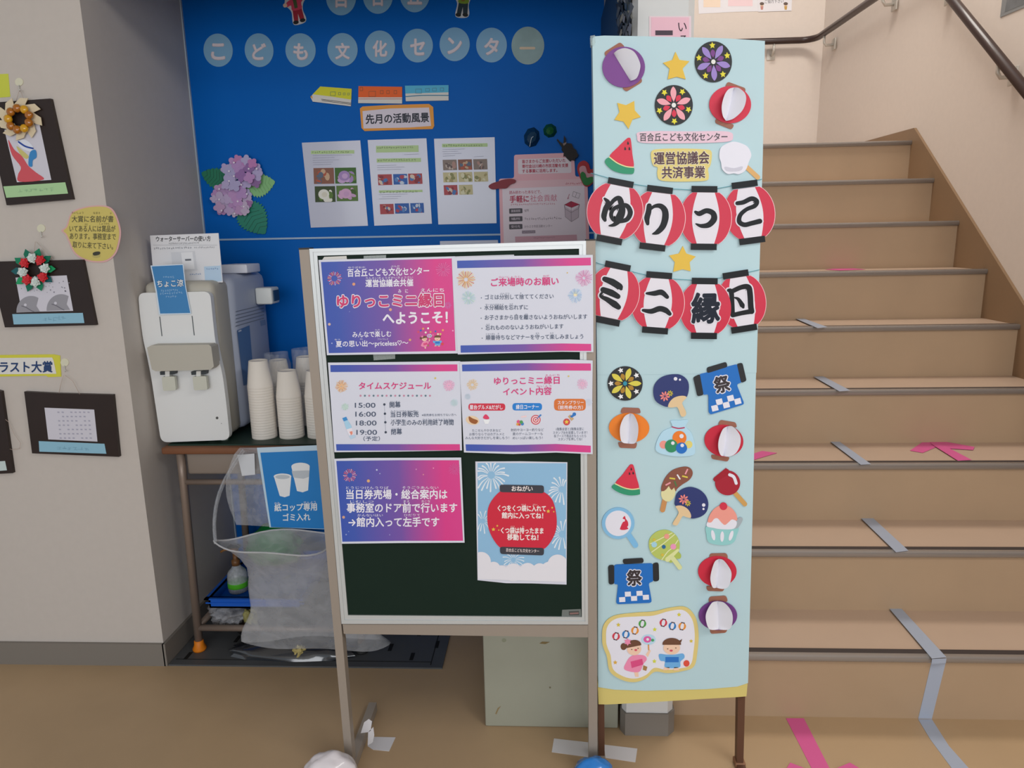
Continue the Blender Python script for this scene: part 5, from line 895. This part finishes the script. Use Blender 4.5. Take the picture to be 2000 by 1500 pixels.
# firework discs
def fire(label, f, cx, cy, rx, ry, a0, c1, c2, cs, cc):
    k = rx; o = sticker('firework_disc', label, 'firework disc', f(ell(cx, cy, rx, ry, 0, 48)), BK); sy = ry/rx
    def sq(p): return [(x, cy+(y-cy)*sy) for x, y in p]
    for i in range(5):
        a = a0+72*i; bit('long_petal', o, f(sq(petal(cx, cy, a, k*.16, k*.93, k*.155))), M(c1, 0.5), 1)
        b = a+36; bit('short_petal', o, f(sq(petal(cx, cy, b, k*.2, k*.6, k*.125))), M(c2, 0.5), 1.2)
        t = math.radians(b); bit('star', o, f(sq(star(cx+k*.80*math.cos(t), cy+k*.80*math.sin(t), k*.17, 0.5, b))), M(cs, 0.5), 1)
    bit('centre_dot', o, f(ell(cx, cy, k*.115, k*.125)), M(cc, 0.5), 1.6)
fire('black firework disc with lilac and purple petals, upper right of banner', zA, 1226, 390, 176, 194, -58, '#9c86cc', '#7a3f88', '#e2d83c', '#e6e8e2')
fire('black firework disc with pink and red petals near the banner top', zA, 852, 800, 180, 190, -92, '#f0a8b4', '#d8324f', '#e6dc3c', '#e9ebe8')
fire('black firework disc with yellow petals and white stars, blue centre', zD, 405, 337, 196, 192, -72, '#dcd050', '#b0832c', '#f0f0f2', '#2f92ac')
# honeycomb paper lanterns
def lantern(label, f, cx, cy, rx, ry, r, col, capt, capb, crease, left, right, lift=0.019):
    o = build('paper_lantern', MB().poly(BN, f(ell(cx, cy, rx, ry, r, 44)), 0.0034, 0.0016, M(col, 0.5)), None, label, 'paper lantern')
    for c in (capt, capb): build('lantern_cap', MB().poly(BN, f(rnd(c, 22, 3)), 0.0018, 0.0012, CAP), o, 'brown paper cap')
    (xa, ya), (xb, yb) = crease
    for arc in (left, right):
        if not arc: continue
        P = [(xa, ya)]+list(arc)+[(xb, yb)]; n = 20; c, _, _, _ = stroke(P, 1, 6); L = len(c); V = []; F = []
        for i, p in enumerate(c):
            t = i/(L-1); h = (xa+(xb-xa)*t, ya+(yb-ya)*t)
            for j in range(7):
                s = j/6; x, y = h[0]+(p[0]-h[0])*s, h[1]+(p[1]-h[1])*s; V.append(BN.at(*f([(x, y)])[0], 0.0042+lift*(math.sin(math.pi*t)**0.6)*s**0.85))
        for i in range(L-1):
            for j in range(6): F.append([i*7+j, i*7+j+1, (i+1)*7+j+1, (i+1)*7+j])
        b = len(V); V2 = V+[np.array(v)-BN.n*0.0005 for v in V]; F2 = F+[[k+b for k in q[::-1]] for q in F]
        build('folded_page', MB().add(V2, F2, M('#e4e5ef', 0.6), True), o, 'white folded page standing out')
lantern('purple paper lantern tilted to the left with one open white page', zA, 378, 440, 202, 193, 0, '#7c4590', [(192, 300), (345, 203), (392, 250), (212, 350)], [(360, 635), (540, 528), (556, 580), (402, 674)], ((283, 310), (442, 571)), None, [(330, 275), (400, 262), (480, 300), (532, 400), (530, 470), (500, 545)])
lantern('red paper lantern tilted to the right near the banner top', zA, 1385, 795, 198, 176, 0, '#d2304a', [(1360, 577), (1532, 640), (1525, 695), (1335, 632)], [(1245, 925), (1425, 985), (1400, 1032), (1243, 970)], ((1424, 632), (1347, 950)), [(1370, 650), (1330, 710), (1305, 810), (1315, 900)], [(1470, 640), (1525, 690), (1534, 760), (1500, 850), (1420, 925)])
lantern('orange paper lantern below the yellow firework disc', zD, 450, 832, 226, 166, 2, '#ee8428', [(372, 604), (568, 612), (582, 672), (352, 668)], [(322, 992), (542, 998), (526, 1063), (342, 1055)], ((462, 670), (440, 1008)), [(400, 705), (355, 800), (348, 900), (370, 990)], [(505, 690), (548, 790), (550, 900), (520, 1000)])
lantern('red paper lantern beside the candy bag, white page turned right', zD, 1508, 977, 218, 178, 8, '#c9253e', [(1468, 743), (1642, 772), (1655, 830), (1440, 800)], [(1365, 1130), (1575, 1160), (1552, 1210), (1372, 1180)], ((1548, 815), (1505, 1148)), [(1495, 850), (1452, 960), (1446, 1060), (1470, 1135)], [(1610, 820), (1685, 910), (1692, 1010), (1645, 1110), (1570, 1152)])
lantern('red paper lantern below the shaved ice, near the right edge', zF_, 1108, 248, 166, 132, 0, '#cd2a42', [(1043, 93), (1190, 90), (1202, 140), (1038, 142)], [(1010, 372), (1172, 382), (1160, 420), (1020, 416)], ((1122, 140), (1100, 388)), [(1085, 165), (1056, 250), (1048, 320), (1068, 385)], [(1165, 155), (1222, 235), (1228, 300), (1205, 375), (1160, 398)])
lantern('purple paper lantern lowest on the banner, wide white page', zF_, 1113, 628, 166, 126, 0, '#753f88', [(1038, 466), (1185, 456), (1200, 510), (1030, 515)], [(1042, 745), (1198, 738), (1184, 776), (1050, 786)], ((1110, 504), (1118, 748)), [(1060, 520), (1014, 600), (1010, 670), (1040, 745)], [(1170, 520), (1228, 590), (1240, 670), (1212, 745)])
# watermelon
def melon(label, f, flesh, rind, line, seeds):
    o = sticker('watermelon_slice', label, 'watermelon cutout', f(smooth(flesh, 4)), M('#d8344c', 0.5)); bit('rind', o, f(smooth(rind, 4)), M('#2f9670', 0.5), 0.3)
    mb = MB(); brush(mb, BN, f(line), 2.3, O0+0.0009, M('#e6dfa4', 0.5)); build('rind_line', mb, o)
    for x, y in seeds: bit('seed', o, f(smooth([(x-2, y-18), (x+9, y+6), (x, y+14), (x-9, y+6)], 4)), BK, 0.8)
melon('watermelon slice cutout above the lantern letters', zA, [(245, 1285), (320, 1200), (400, 1122), (428, 1108), (446, 1128), (460, 1260), (472, 1385), (400, 1378), (320, 1340)], [(238, 1296), (200, 1338), (260, 1408), (350, 1443), (440, 1451), (472, 1442), (473, 1392), (400, 1384), (318, 1350)], [(243, 1291), (318, 1347), (400, 1380), (470, 1388)], [(420, 1160), (393, 1212), (433, 1212)])
melon('watermelon slice cutout beside the chocolate banana', zE, [(298, 368), (380, 265), (450, 170), (478, 155), (502, 175), (530, 290), (560, 420), (480, 430), (390, 410)], [(290, 376), (258, 415), (340, 470), (450, 500), (560, 492), (571, 470), (561, 428), (480, 437), (390, 417)], [(294, 370), (390, 414), (480, 433), (560, 424)], [(475, 208), (455, 257), (496, 252)])
# cotton candy, text labels
cc_ = sticker('cotton_candy', 'white cotton candy cutout on a wooden stick', 'cotton candy cutout', zA(smooth([(1282, 1285), (1295, 1205), (1350, 1165), (1420, 1145), (1500, 1165), (1555, 1200), (1585, 1270), (1562, 1335), (1530, 1415), (1470, 1452), (1420, 1445), (1360, 1450), (1310, 1405), (1298, 1340)], 5)), WS, 0.0032)
bit('sugar_swirl', cc_, zA(smooth([(1335, 1382), (1420, 1395), (1500, 1378), (1490, 1415), (1420, 1428), (1350, 1420)], 4)), M('#cdcddb'), 0.6, 0.0032); mb = MB(); brush(mb, BN, zA([(1540, 1385), (1645, 1482)]), 9.5, 0.0014, M('#dcae70', 0.5)); build('stick', mb, cc_, 'tan wooden stick')
mb = MB().poly(BN, zA(smooth([(505, 1100), (520, 1055), (700, 1045), (1000, 1048), (1300, 1045), (1395, 1060), (1412, 1095), (1385, 1140), (1200, 1155), (900, 1160), (650, 1160), (525, 1148)], 5)), O0, TH, M('#e9c8d8', 0.55)); az_(mb, BN, '百合丘こども文化センター', 527, 1103, 1362, 1098, 84, M('#f2e9ef'), off=O0+0.0004, bold=0.05); az_(mb, BN, '百合丘こども文化センター', 530, 1103, 1360, 1098, 80, M('#4c3a48', 0.5), off=O0+0.0008, bold=0.02)
build('pink_label', mb, None, 'pink lettered strip naming the children culture centre, on the banner', 'label')
mb = MB().poly(BN, zB(smooth([(660, 400), (665, 325), (740, 305), (960, 300), (1180, 308), (1245, 325), (1250, 400), (1235, 470), (1215, 500), (1222, 570), (1200, 612), (1050, 622), (850, 622), (740, 605), (718, 540), (722, 485), (680, 465)], 5)), O0, TH, M('#e3d284', 0.55))
for s, a, b, c, d, h in (('運営協議会', 685, 398, 1228, 388, 124), ('共済事業', 762, 536, 1188, 530, 118)): bz_(mb, BN, s, a-6, b, c+6, d, h+6, M('#efe9d4'), off=O0+0.0004, bold=0.06); bz_(mb, BN, s, a, b, c, d, h, M('#5a3e44', 0.5), off=O0+0.0008, bold=0.03)
build('yellow_label', mb, None, 'yellow cloud shaped label with two dark lines, on the banner', 'label')
# garland of lantern letters
def thread(pts, f, lab): build('garland_thread', MB().tube([BN.at(x, y, 0.0022) for x, y in f(pts)], 0.0007, M('#5fa6b4', 0.6), 6), None, lab, 'thread')
thread([(70, 540), (230, 585), (500, 650), (620, 670), (870, 695), (1040, 705), (1310, 690), (1450, 665), (1740, 600)], zB, 'thin blue thread carrying the upper row of lantern letters')
thread([(120, 215), (200, 240), (460, 300), (600, 335), (870, 375), (1050, 385), (1330, 365), (1600, 310), (1715, 285)], zC, 'thin blue thread carrying the lower row of lantern letters')
LR = M('#cd2142', 0.4, coat=0.06); LWH = M('#e2dfe9', 0.4, coat=0.06); LBK = M('#191c20', 0.4, spec=0.2)
RC = {'ゆ': 'yu, first of the upper row', 'り': 'ri', 'っ': 'small tsu', 'こ': 'ko, last of the upper row', 'ミ': 'mi, three strokes', 'ニ': 'ni, two strokes', '縁': 'en, the densest character', '日': 'nichi, last of the lower row'}
def card(ch, f, cx, cy, rx, ry, r, off, strokes, ct, cb, wt=0.34, wm=0.535):
    def R(p): return f(rot(p, cx, cy, r))
    yt = ry*0.93; body = [(cx+rx*math.sqrt(max(0, 1-(y/ry/1.06)**2))**0.9, cy+y) for y in np.linspace(-yt, yt, 22)]; body += [(2*cx-x, y) for x, y in body[::-1]]
    o = build('lantern_card', MB().poly(BN, R(body), off, 0.0012, LR), None, 'red and white laminated lantern card with brush character '+RC[ch], 'lantern card')
    build('laminate_edge', MB().poly(BN, R([(cx+(x-cx)*1.022, cy+(y-cy)*1.012) for x, y in body]), off-0.0013, 0.0003, M('#ecc6cc', 0.25, coat=0.2)), o, 'clear laminate edge')
    wb = [(cx+rx*(wt+(wm-wt)*math.cos(y/yt*math.pi/2)), cy+y) for y in np.linspace(-yt, yt, 14)]; wb += [(2*cx-x, y) for x, y in wb[::-1]]; build('white_panel', MB().poly(BN, R(wb), off+0.0004, 0.0003, LWH), o)
    for (x, y) in (ct, cb):
        build('lantern_cap', MB().poly(BN, f(rot(rect(x-126, y-31, x+126, y+31), x, y, r)), off+0.0008, 0.0012, LBK), o, 'black cap band')
    mb = MB()
    if strokes is None:
        for bo, m, e, w in ((0.11, LWH, 0.0010, 152), (0.05, M('#1a2130', 0.4, spec=0.2), 0.0014, 142)): text(mb, BN, ch, *f([(cx-w, cy-2)])[0], *f([(cx+w, cy-6)])[0], (w*2+24)/5, m, off+e, bo, fit=True)
    else:
        for e, m, z in ((26, LWH, 0.0008), (0, LBK, 0.0013)):
            for i, (p, w) in enumerate(strokes): brush(mb, BN, f(p), [(x*1.1+e)/5 for x in w], off+z+0.00005*i, m)
    build('brush_letter', mb, o, 'black brush character '+ch)
card('ゆ', zB, 306, 912, 270, 268, 11, 0.0100, [([(205, 790), (238, 830), (215, 890), (198, 960), (208, 1000)], [20, 45, 50, 50, 30]), ([(222, 905), (290, 810), (345, 785), (372, 840), (352, 930), (305, 1000), (268, 950), (300, 885), (410, 855), (455, 920), (425, 990), (350, 1015)], [26, 36, 42, 42, 40, 36, 36, 36, 40, 46, 42, 30]), ([(352, 790), (378, 900), (352, 990), (300, 1042), (248, 1055)], [45, 55, 55, 36, 12])], (362, 633), (250, 1193))
card('り', zB, 728, 985, 262, 268, 7, 0.0080, [([(640, 860), (633, 920), (618, 980), (625, 1035)], [45, 50, 50, 30]), ([(640, 905), (690, 865), (750, 862), (792, 905), (797, 980), (772, 1060), (722, 1115), (672, 1135)], [20, 30, 45, 56, 60, 55, 45, 10])], (745, 700), (672, 1262))
card('っ', zB, 1192, 980, 250, 268, 0.7, 0.0062, [([(1092, 920), (1130, 936), (1200, 908), (1262, 932), (1272, 990), (1222, 1045), (1150, 1056), (1096, 1036)], [25, 45, 45, 50, 56, 50, 35, 12])], (1180, 697), (1173, 1260))
card('こ', zB, 1622, 930, 244, 262, -7.5, 0.0044, [([(1500, 835), (1560, 825), (1640, 790), (1690, 815), (1670, 860), (1590, 895), (1530, 950), (1520, 1015), (1570, 1045), (1640, 1030), (1720, 1010)], [35, 40, 42, 42, 40, 35, 38, 42, 42, 42, 45])], (1573, 650), (1647, 1198))
card('ミ', zC, 296, 517, 246, 258, 11.4, 0.0100, [([(205, 375), (280, 405), (350, 450), (365, 470)], [45, 60, 60, 30]), ([(190, 480), (270, 510), (335, 545)], [50, 60, 45]), ([(188, 498), (165, 540), (230, 575), (300, 620), (340, 650)], [18, 25, 45, 60, 45])], (333, 248), (228, 786))
card('ニ', zC, 724, 610, 258, 258, 4.3, 0.0080, [([(615, 515), (690, 515), (760, 505), (815, 550)], [20, 45, 50, 35]), ([(580, 680), (660, 690), (740, 665), (800, 680), (840, 715)], [25, 45, 50, 50, 35])], (738, 338), (697, 877))
card('縁', zC, 1190, 662, 250, 258, 0.9, 0.0062, None, (1183, 395), (1175, 930))
card('日', zC, 1546, 595, 232, 256, -8.9, 0.0044, [([(1415, 485), (1440, 500), (1450, 600), (1455, 720)], [30, 45, 40, 40]), ([(1440, 500), (1540, 455), (1608, 455), (1625, 520), (1632, 640), (1640, 690)], [40, 42, 50, 50, 50, 50]), ([(1455, 728), (1540, 708), (1640, 690)], [40, 40, 45]), ([(1470, 555), (1510, 572), (1548, 630), (1558, 650)], [10, 30, 45, 25])], (1485, 330), (1568, 860))
# fans
def fan(label, f, navy, hand, dots_, fl):
    o = sticker('round_fan', label, 'fan cutout', f(smooth(navy, 4)), M('#2c3872', 0.5), 0.0032); bit('handle', o, f(smooth(hand, 4)), M('#e4c79c', 0.5), 0.4, 0.0032, 'pale wooden handle')
    for x, y, r in dots_: bit('white_dot', o, f(ell(x, y, r)), WS, 0.6, 0.0032)
    for x, y, r, c in fl:
        mb = MB()
        for k in range(8): mb.poly(BN, f(petal(x, y, 45*k+10, r*.12, r, r*.17)), 0.0040+0.00003*k+(0.0004 if c[1:3] > 'e4' else 0), 0, M(c, 0.5))
        build('printed_flower', mb, o)
fan('navy round fan cutout with handle pointing down right, above the candy bag', zD, [(720, 440), (735, 350), (800, 275), (900, 240), (1020, 240), (1100, 300), (1118, 390), (1092, 490), (1040, 474), (960, 490), (905, 540), (880, 598), (800, 572), (742, 525)], [(885, 598), (905, 540), (960, 492), (1040, 474), (1092, 490), (1050, 540), (1045, 570), (1085, 655), (1075, 700), (1030, 700), (990, 605), (935, 605)], [(968, 285, 20), (1017, 295, 12)], [(848, 480, 58, '#ee8a86'), (907, 448, 36, '#cdbb3c')])
fan('navy round fan cutout with handle pointing down left, beside the banana', zE, [(962, 560), (985, 480), (1050, 428), (1140, 408), (1240, 440), (1310, 510), (1335, 600), (1310, 690), (1240, 742), (1140, 758), (1135, 700), (1090, 642), (1030, 612), (965, 615)], [(970, 622), (1030, 614), (1095, 645), (1135, 700), (1138, 750), (1085, 742), (1045, 735), (995, 825), (960, 835), (938, 810), (1000, 705), (990, 660)], [(1282, 608, 19), (1280, 652, 12)], [(1058, 545, 58, '#ee8a86'), (1105, 588, 36, '#cdbb3c')])
# happi coats
def happi(label, f, body, cl, cr, col, chk, sq, a, kx, ky, ks):
    o = sticker('happi_coat', label, 'coat cutout', f(rnd(body, 26, 3)), M('#1d6fc4', 0.5), 0.0026)
    for nm, q in (('cuff', cl), ('cuff', cr), ('collar', col)): bit(nm, o, f(rnd(q, 22, 3)), BK, 0.2, 0.0026, 'black '+nm, 0.0014)
    mb = MB()
    for x, y in chk: mb.poly(BN, f(rot(rect(x-sq[0], y-sq[1], x+sq[0], y+sq[1]), x, y, a)), 0.0031, 0, WS)
    build('checked_hem', mb, o, 'white hem checks'); mb = MB()
    for bo, m, e, g in ((0.12, WS, 0.0031, 1.06), (0.045, M('#3a3236', 0.5), 0.0036, 0.95)): text(mb, BN, '祭', *f([(kx-ks*g*math.cos(math.radians(a)), ky-ks*g*math.sin(math.radians(a)))])[0], *f([(kx+ks*g*math.cos(math.radians(a)), ky+ks*g*math.sin(math.radians(a)))])[0], 2*ks*g*1.05/(5.7143 if f is zD else 4.4118), m, e, bo, fit=True)
    build('festival_character', mb, o, 'character 祭 outlined in white')
happi('blue happi coat cutout tilted, in the upper right below the letters', zD, [(1232, 234), (1330, 212), (1545, 150), (1660, 120), (1712, 325), (1650, 345), (1738, 568), (1360, 684), (1338, 660), (1335, 455), (1275, 468)], [(1165, 268), (1240, 232), (1282, 465), (1212, 482)], [(1652, 118), (1715, 105), (1762, 308), (1700, 332)], [(1316, 160), (1535, 95), (1550, 152), (1322, 224)], [(1407, 612), (1457, 542), (1535, 577), (1583, 502), (1663, 536)], (36, 32), -14, 1487, 345, 96)
happi('blue happi coat cutout upright, above the children card', zF_, [(216, 190), (554, 178), (557, 335), (515, 346), (545, 518), (234, 531), (252, 358), (218, 360)], [(166, 196), (220, 191), (220, 358), (172, 362)], [(550, 178), (602, 170), (607, 330), (554, 336)], [(292, 142), (470, 132), (474, 174), (296, 184)], [(288, 490), (337, 443), (390, 480), (437, 436), (492, 470)], (26, 21), -3, 392, 302, 70)
# candy bag
o = sticker('candy_bag', 'pale blue bag cutout with coloured balls in it', 'bag cutout', zD(smooth([(915, 752), (1010, 748), (1108, 746), (1088, 795), (1085, 828), (1140, 880), (1170, 960), (1188, 1060), (1165, 1135), (1000, 1152), (850, 1132), (772, 1105), (744, 1060), (770, 960), (830, 870), (925, 826), (926, 790)], 4)), M('#b6dcf0', 0.45)); mb = MB(); brush(mb, BN, zD([(932, 822), (1000, 838), (1065, 830)]), 2.4, O0+0.0006, M('#b83a62', 0.5)); build('tie', mb, o, 'dark pink tie')
for i, (x, y, r, c) in enumerate(((835, 1020, 45, '#ee9a90'), (1115, 1018, 42, '#e4d67a'), (1012, 945, 78, '#ee7f2a'), (922, 1035, 72, '#2f8f62'), (1035, 1058, 62, '#1f70c8'))): bit('ball', o, zD(ell(x, y, r)), M(c, 0.5), 0.6+0.5*i, O0)
for x, y, r in ((1035, 925, 24), (938, 1003, 20), (1043, 1028, 20)): bit('highlight', o, zD(ell(x, y, r)), WS, 3.4, O0)
# chocolate banana
o = sticker('chocolate_banana', 'brown chocolate banana cutout with coloured sprinkles on a stick', 'banana cutout', zE(smooth([(808, 445), (818, 380), (862, 290), (930, 222), (1020, 188), (1100, 182), (1150, 215), (1158, 270), (1120, 330), (1040, 382), (985, 430), (968, 458), (900, 470), (830, 460)], 4)), M('#8a5444', 0.5))
bit('banana', o, zE([(806, 470), (812, 455), (840, 452), (868, 430), (893, 396), (908, 425), (925, 442), (952, 414), (968, 456), (962, 500), (940, 540), (900, 570), (860, 567), (822, 540), (808, 505)]), M('#e2dca8', 0.5), 0.4, O0, 'cream banana tip'); mb = MB(); brush(mb, BN, zE([(848, 555), (824, 662)]), 10, O0-0.0002, M('#c9905a', 0.5)); build('stick', mb, o, 'tan wooden stick')
for x, y, a, c in ((932, 312, 8, '#e0d050'), (1003, 295, 58, '#eeeef2'), (1073, 292, 14, '#e0d050'), (1090, 235, -64, '#eea0aa'), (885, 372, -28, '#eea0aa'), (968, 370, 70, '#4f7a4a')): bit('sprinkle', o, zE(rot(rect(x-32, y-8, x+32, y+8), x, y, a)), M(c, 0.5), 0.8)
# candy apple, scoop, shaved ice, candy drum
o = sticker('candy_apple', 'dark red candied apple cutout on a wooden stick', 'apple cutout', zE(ell(1550, 362, 140, 138)), M('#a81f34', 0.5)); bit('candy_crust', o, zE([(1388, 322), (1400, 300), (1530, 195), (1562, 215), (1570, 260), (1430, 345), (1400, 345)]), M('#a2182c', 0.5), 0.4); mb = MB(); brush(mb, BN, zE([(1572, 270), (1618, 295), (1645, 365)]), 6, O0+0.0008, WS); build('highlight', mb, o); mb = MB(); brush(mb, BN, zE([(1625, 465), (1742, 598)]), 9, O0-0.0004, M('#cfa05c', 0.5)); build('stick', mb, o, 'tan wooden stick')
o = sticker('goldfish_scoop', 'light blue goldfish scoop cutout with a red fish', 'scoop cutout', zE(ell(328, 812, 182, 176)), M('#86bfe6', 0.5)); mb = MB(); brush(mb, BN, zE([(430, 920), (520, 1055)]), 11, O0-0.0004, M('#7fbde8', 0.5)); build('handle', mb, o); bit('paper_disc', o, zE(ell(328, 812, 144, 142)), WS, 0.5)
bit('goldfish', o, zE(smooth([(378, 758), (402, 730), (412, 760), (436, 795), (440, 835), (428, 855), (442, 872), (400, 886), (352, 882), (352, 860), (380, 800), (400, 792), (402, 770)], 4)), M('#d2304a', 0.5), 1.0, O0, 'red goldfish')
o = sticker('shaved_ice', 'pink shaved ice cutout with cherry in a mint cup', 'dessert cutout', zE(smooth([(1308, 850), (1400, 868), (1500, 878), (1600, 875), (1672, 868), (1650, 950), (1628, 1010), (1580, 1045), (1480, 1056), (1370, 1038), (1325, 1005), (1312, 930)], 4)), M('#93cfd0', 0.5))
bit('spoon', o, zE(smooth([(1612, 860), (1665, 760), (1700, 745), (1718, 775), (1665, 862)], 4)), M('#a6b2ba', 0.4), 0.2); bit('ice', o, zE(smooth([(1318, 845), (1330, 790), (1420, 748), (1500, 750), (1600, 760), (1652, 800), (1618, 872), (1480, 878), (1380, 862)], 4)), WS, 0.6)
bit('syrup', o, zE(smooth([(1328, 795), (1345, 730), (1390, 660), (1450, 618), (1510, 605), (1590, 640), (1645, 710), (1655, 780), (1600, 768), (1560, 800), (1520, 830), (1482, 805), (1440, 758), (1400, 762), (1368, 800)], 4)), M('#ee9d90', 0.5), 1.2, O0, 'pink syrup'); bit('cherry', o, zE(ell(1503, 622, 43)), M('#d2344c', 0.5), 1.9)
for x, y, a in ((1388, 945, -12), (1488, 960, 2), (1588, 950, 18)): bit('cup_stripe', o, zE(ell(x, y, 21, 58, a)), WS, 1.1)
o = sticker('green_lollipop', 'green striped round lollipop cutout with coloured dots', 'lollipop cutout', zE(smooth([(670, 1055), (685, 975), (755, 908), (850, 885), (930, 910), (985, 962), (1015, 1040), (1002, 1130), (955, 1190), (895, 1230), (830, 1225), (745, 1192), (690, 1130)], 4)), M('#b9c868', 0.5)); mb = MB()
for q in ([(688, 1040), (800, 985), (930, 920)], [(700, 1135), (830, 1040), (958, 935)], [(815, 1220), (880, 1130), (940, 1080), (995, 1000)]): brush(mb, BN, zE(q), 1.8, O0+0.0005, M('#e6eab8'))
build('stripes', mb, o, 'pale stripes')
for x, y, r, c in ((870, 958, 29, '#eea090'), (943, 1073, 32, '#ee9cc0'), (730, 1050, 31, '#a6d4e6'), (837, 1075, 22, '#2c6a9c'), (730, 995, 15, '#d9c04a'), (822, 1165, 16, '#d9c04a')): bit('dot', o, zE(ell(x, y, r)), M(c, 0.5), 1.2)
bit('twist', o, zE(smooth([(985, 1130), (1028, 1160), (1020, 1205), (960, 1210), (930, 1250), (895, 1240), (940, 1180)], 4)), M('#b0c25c', 0.5), 0.3); mb = MB(); brush(mb, BN, zE([(880, 1215), (940, 1160), (995, 1110)]), [10, 7, 5], O0+0.0006, M('#dfe3a4')); brush(mb, BN, zE([(930, 1195), (975, 1250), (1015, 1305)]), 9, O0+0.0006, M('#d9dfa4')); build('stick', mb, o, 'pale yellow green stick')
# children card
out = [(115, 840), (128, 710), (215, 632), (400, 605), (560, 594), (700, 562), (835, 556), (918, 640), (946, 780), (936, 940), (905, 1068), (800, 1108), (680, 1124), (570, 1112), (490, 1172), (390, 1202), (280, 1180), (182, 1110), (155, 980), (128, 910)]
cx, cyy = 530, 860; inn = [(cx+(x-cx)*(1-34/max(60, math.hypot(x-cx, y-cyy))), cyy+(y-cyy)*(1-34/max(60, math.hypot(x-cx, y-cyy)))) for x, y in out]
mb = MB().poly(BN, zF_(smooth(out, 5)), 0.0028, 0.002, M('#dfcb82', 0.55)).poly(BN, zF_(smooth(inn, 5)), 0.0032, 0, WS)
for x, y, c in ((235, 807, '#d23c50'), (320, 790, '#2f7fc4'), (398, 757, '#e8963c'), (462, 698, '#4fa04a'), (643, 690, '#d23c50'), (720, 718, '#2f7fc4'), (805, 720, '#e8963c')):
    mb.poly(BN, zF_(ell(x, y, 33, 32, 15)), 0.0036, 0, M(c, 0.5)).poly(BN, zF_(ell(x, y, 15, 27, 12)), 0.0039, 0, WS)
    for s in (-1, 1): mb.poly(BN, zF_(rot(rect(x-16, y+s*30-4, x+16, y+s*30+4), x, y, 12)), 0.0040, 0, M('#4a3a40'))
for x, y, r, c in ((255, 708, 20, '#d9c24a'), (778, 620, 20, '#dcd04a'), (568, 748, 20, '#d6da4a'), (882, 848, 18, '#d9c24a'), (228, 1032, 20, '#e0b04a'), (565, 1022, 20, '#d6da4a')): mb.poly(BN, zF_(star(x, y, r)), 0.0036, 0, M(c, 0.5))
kids(mb, BN, zF_, 1.0, 410, 965, 0.0036)
build('children_card', mb, None, 'yellow edged card picturing a girl and boy in yukata under lanterns', 'picture card')
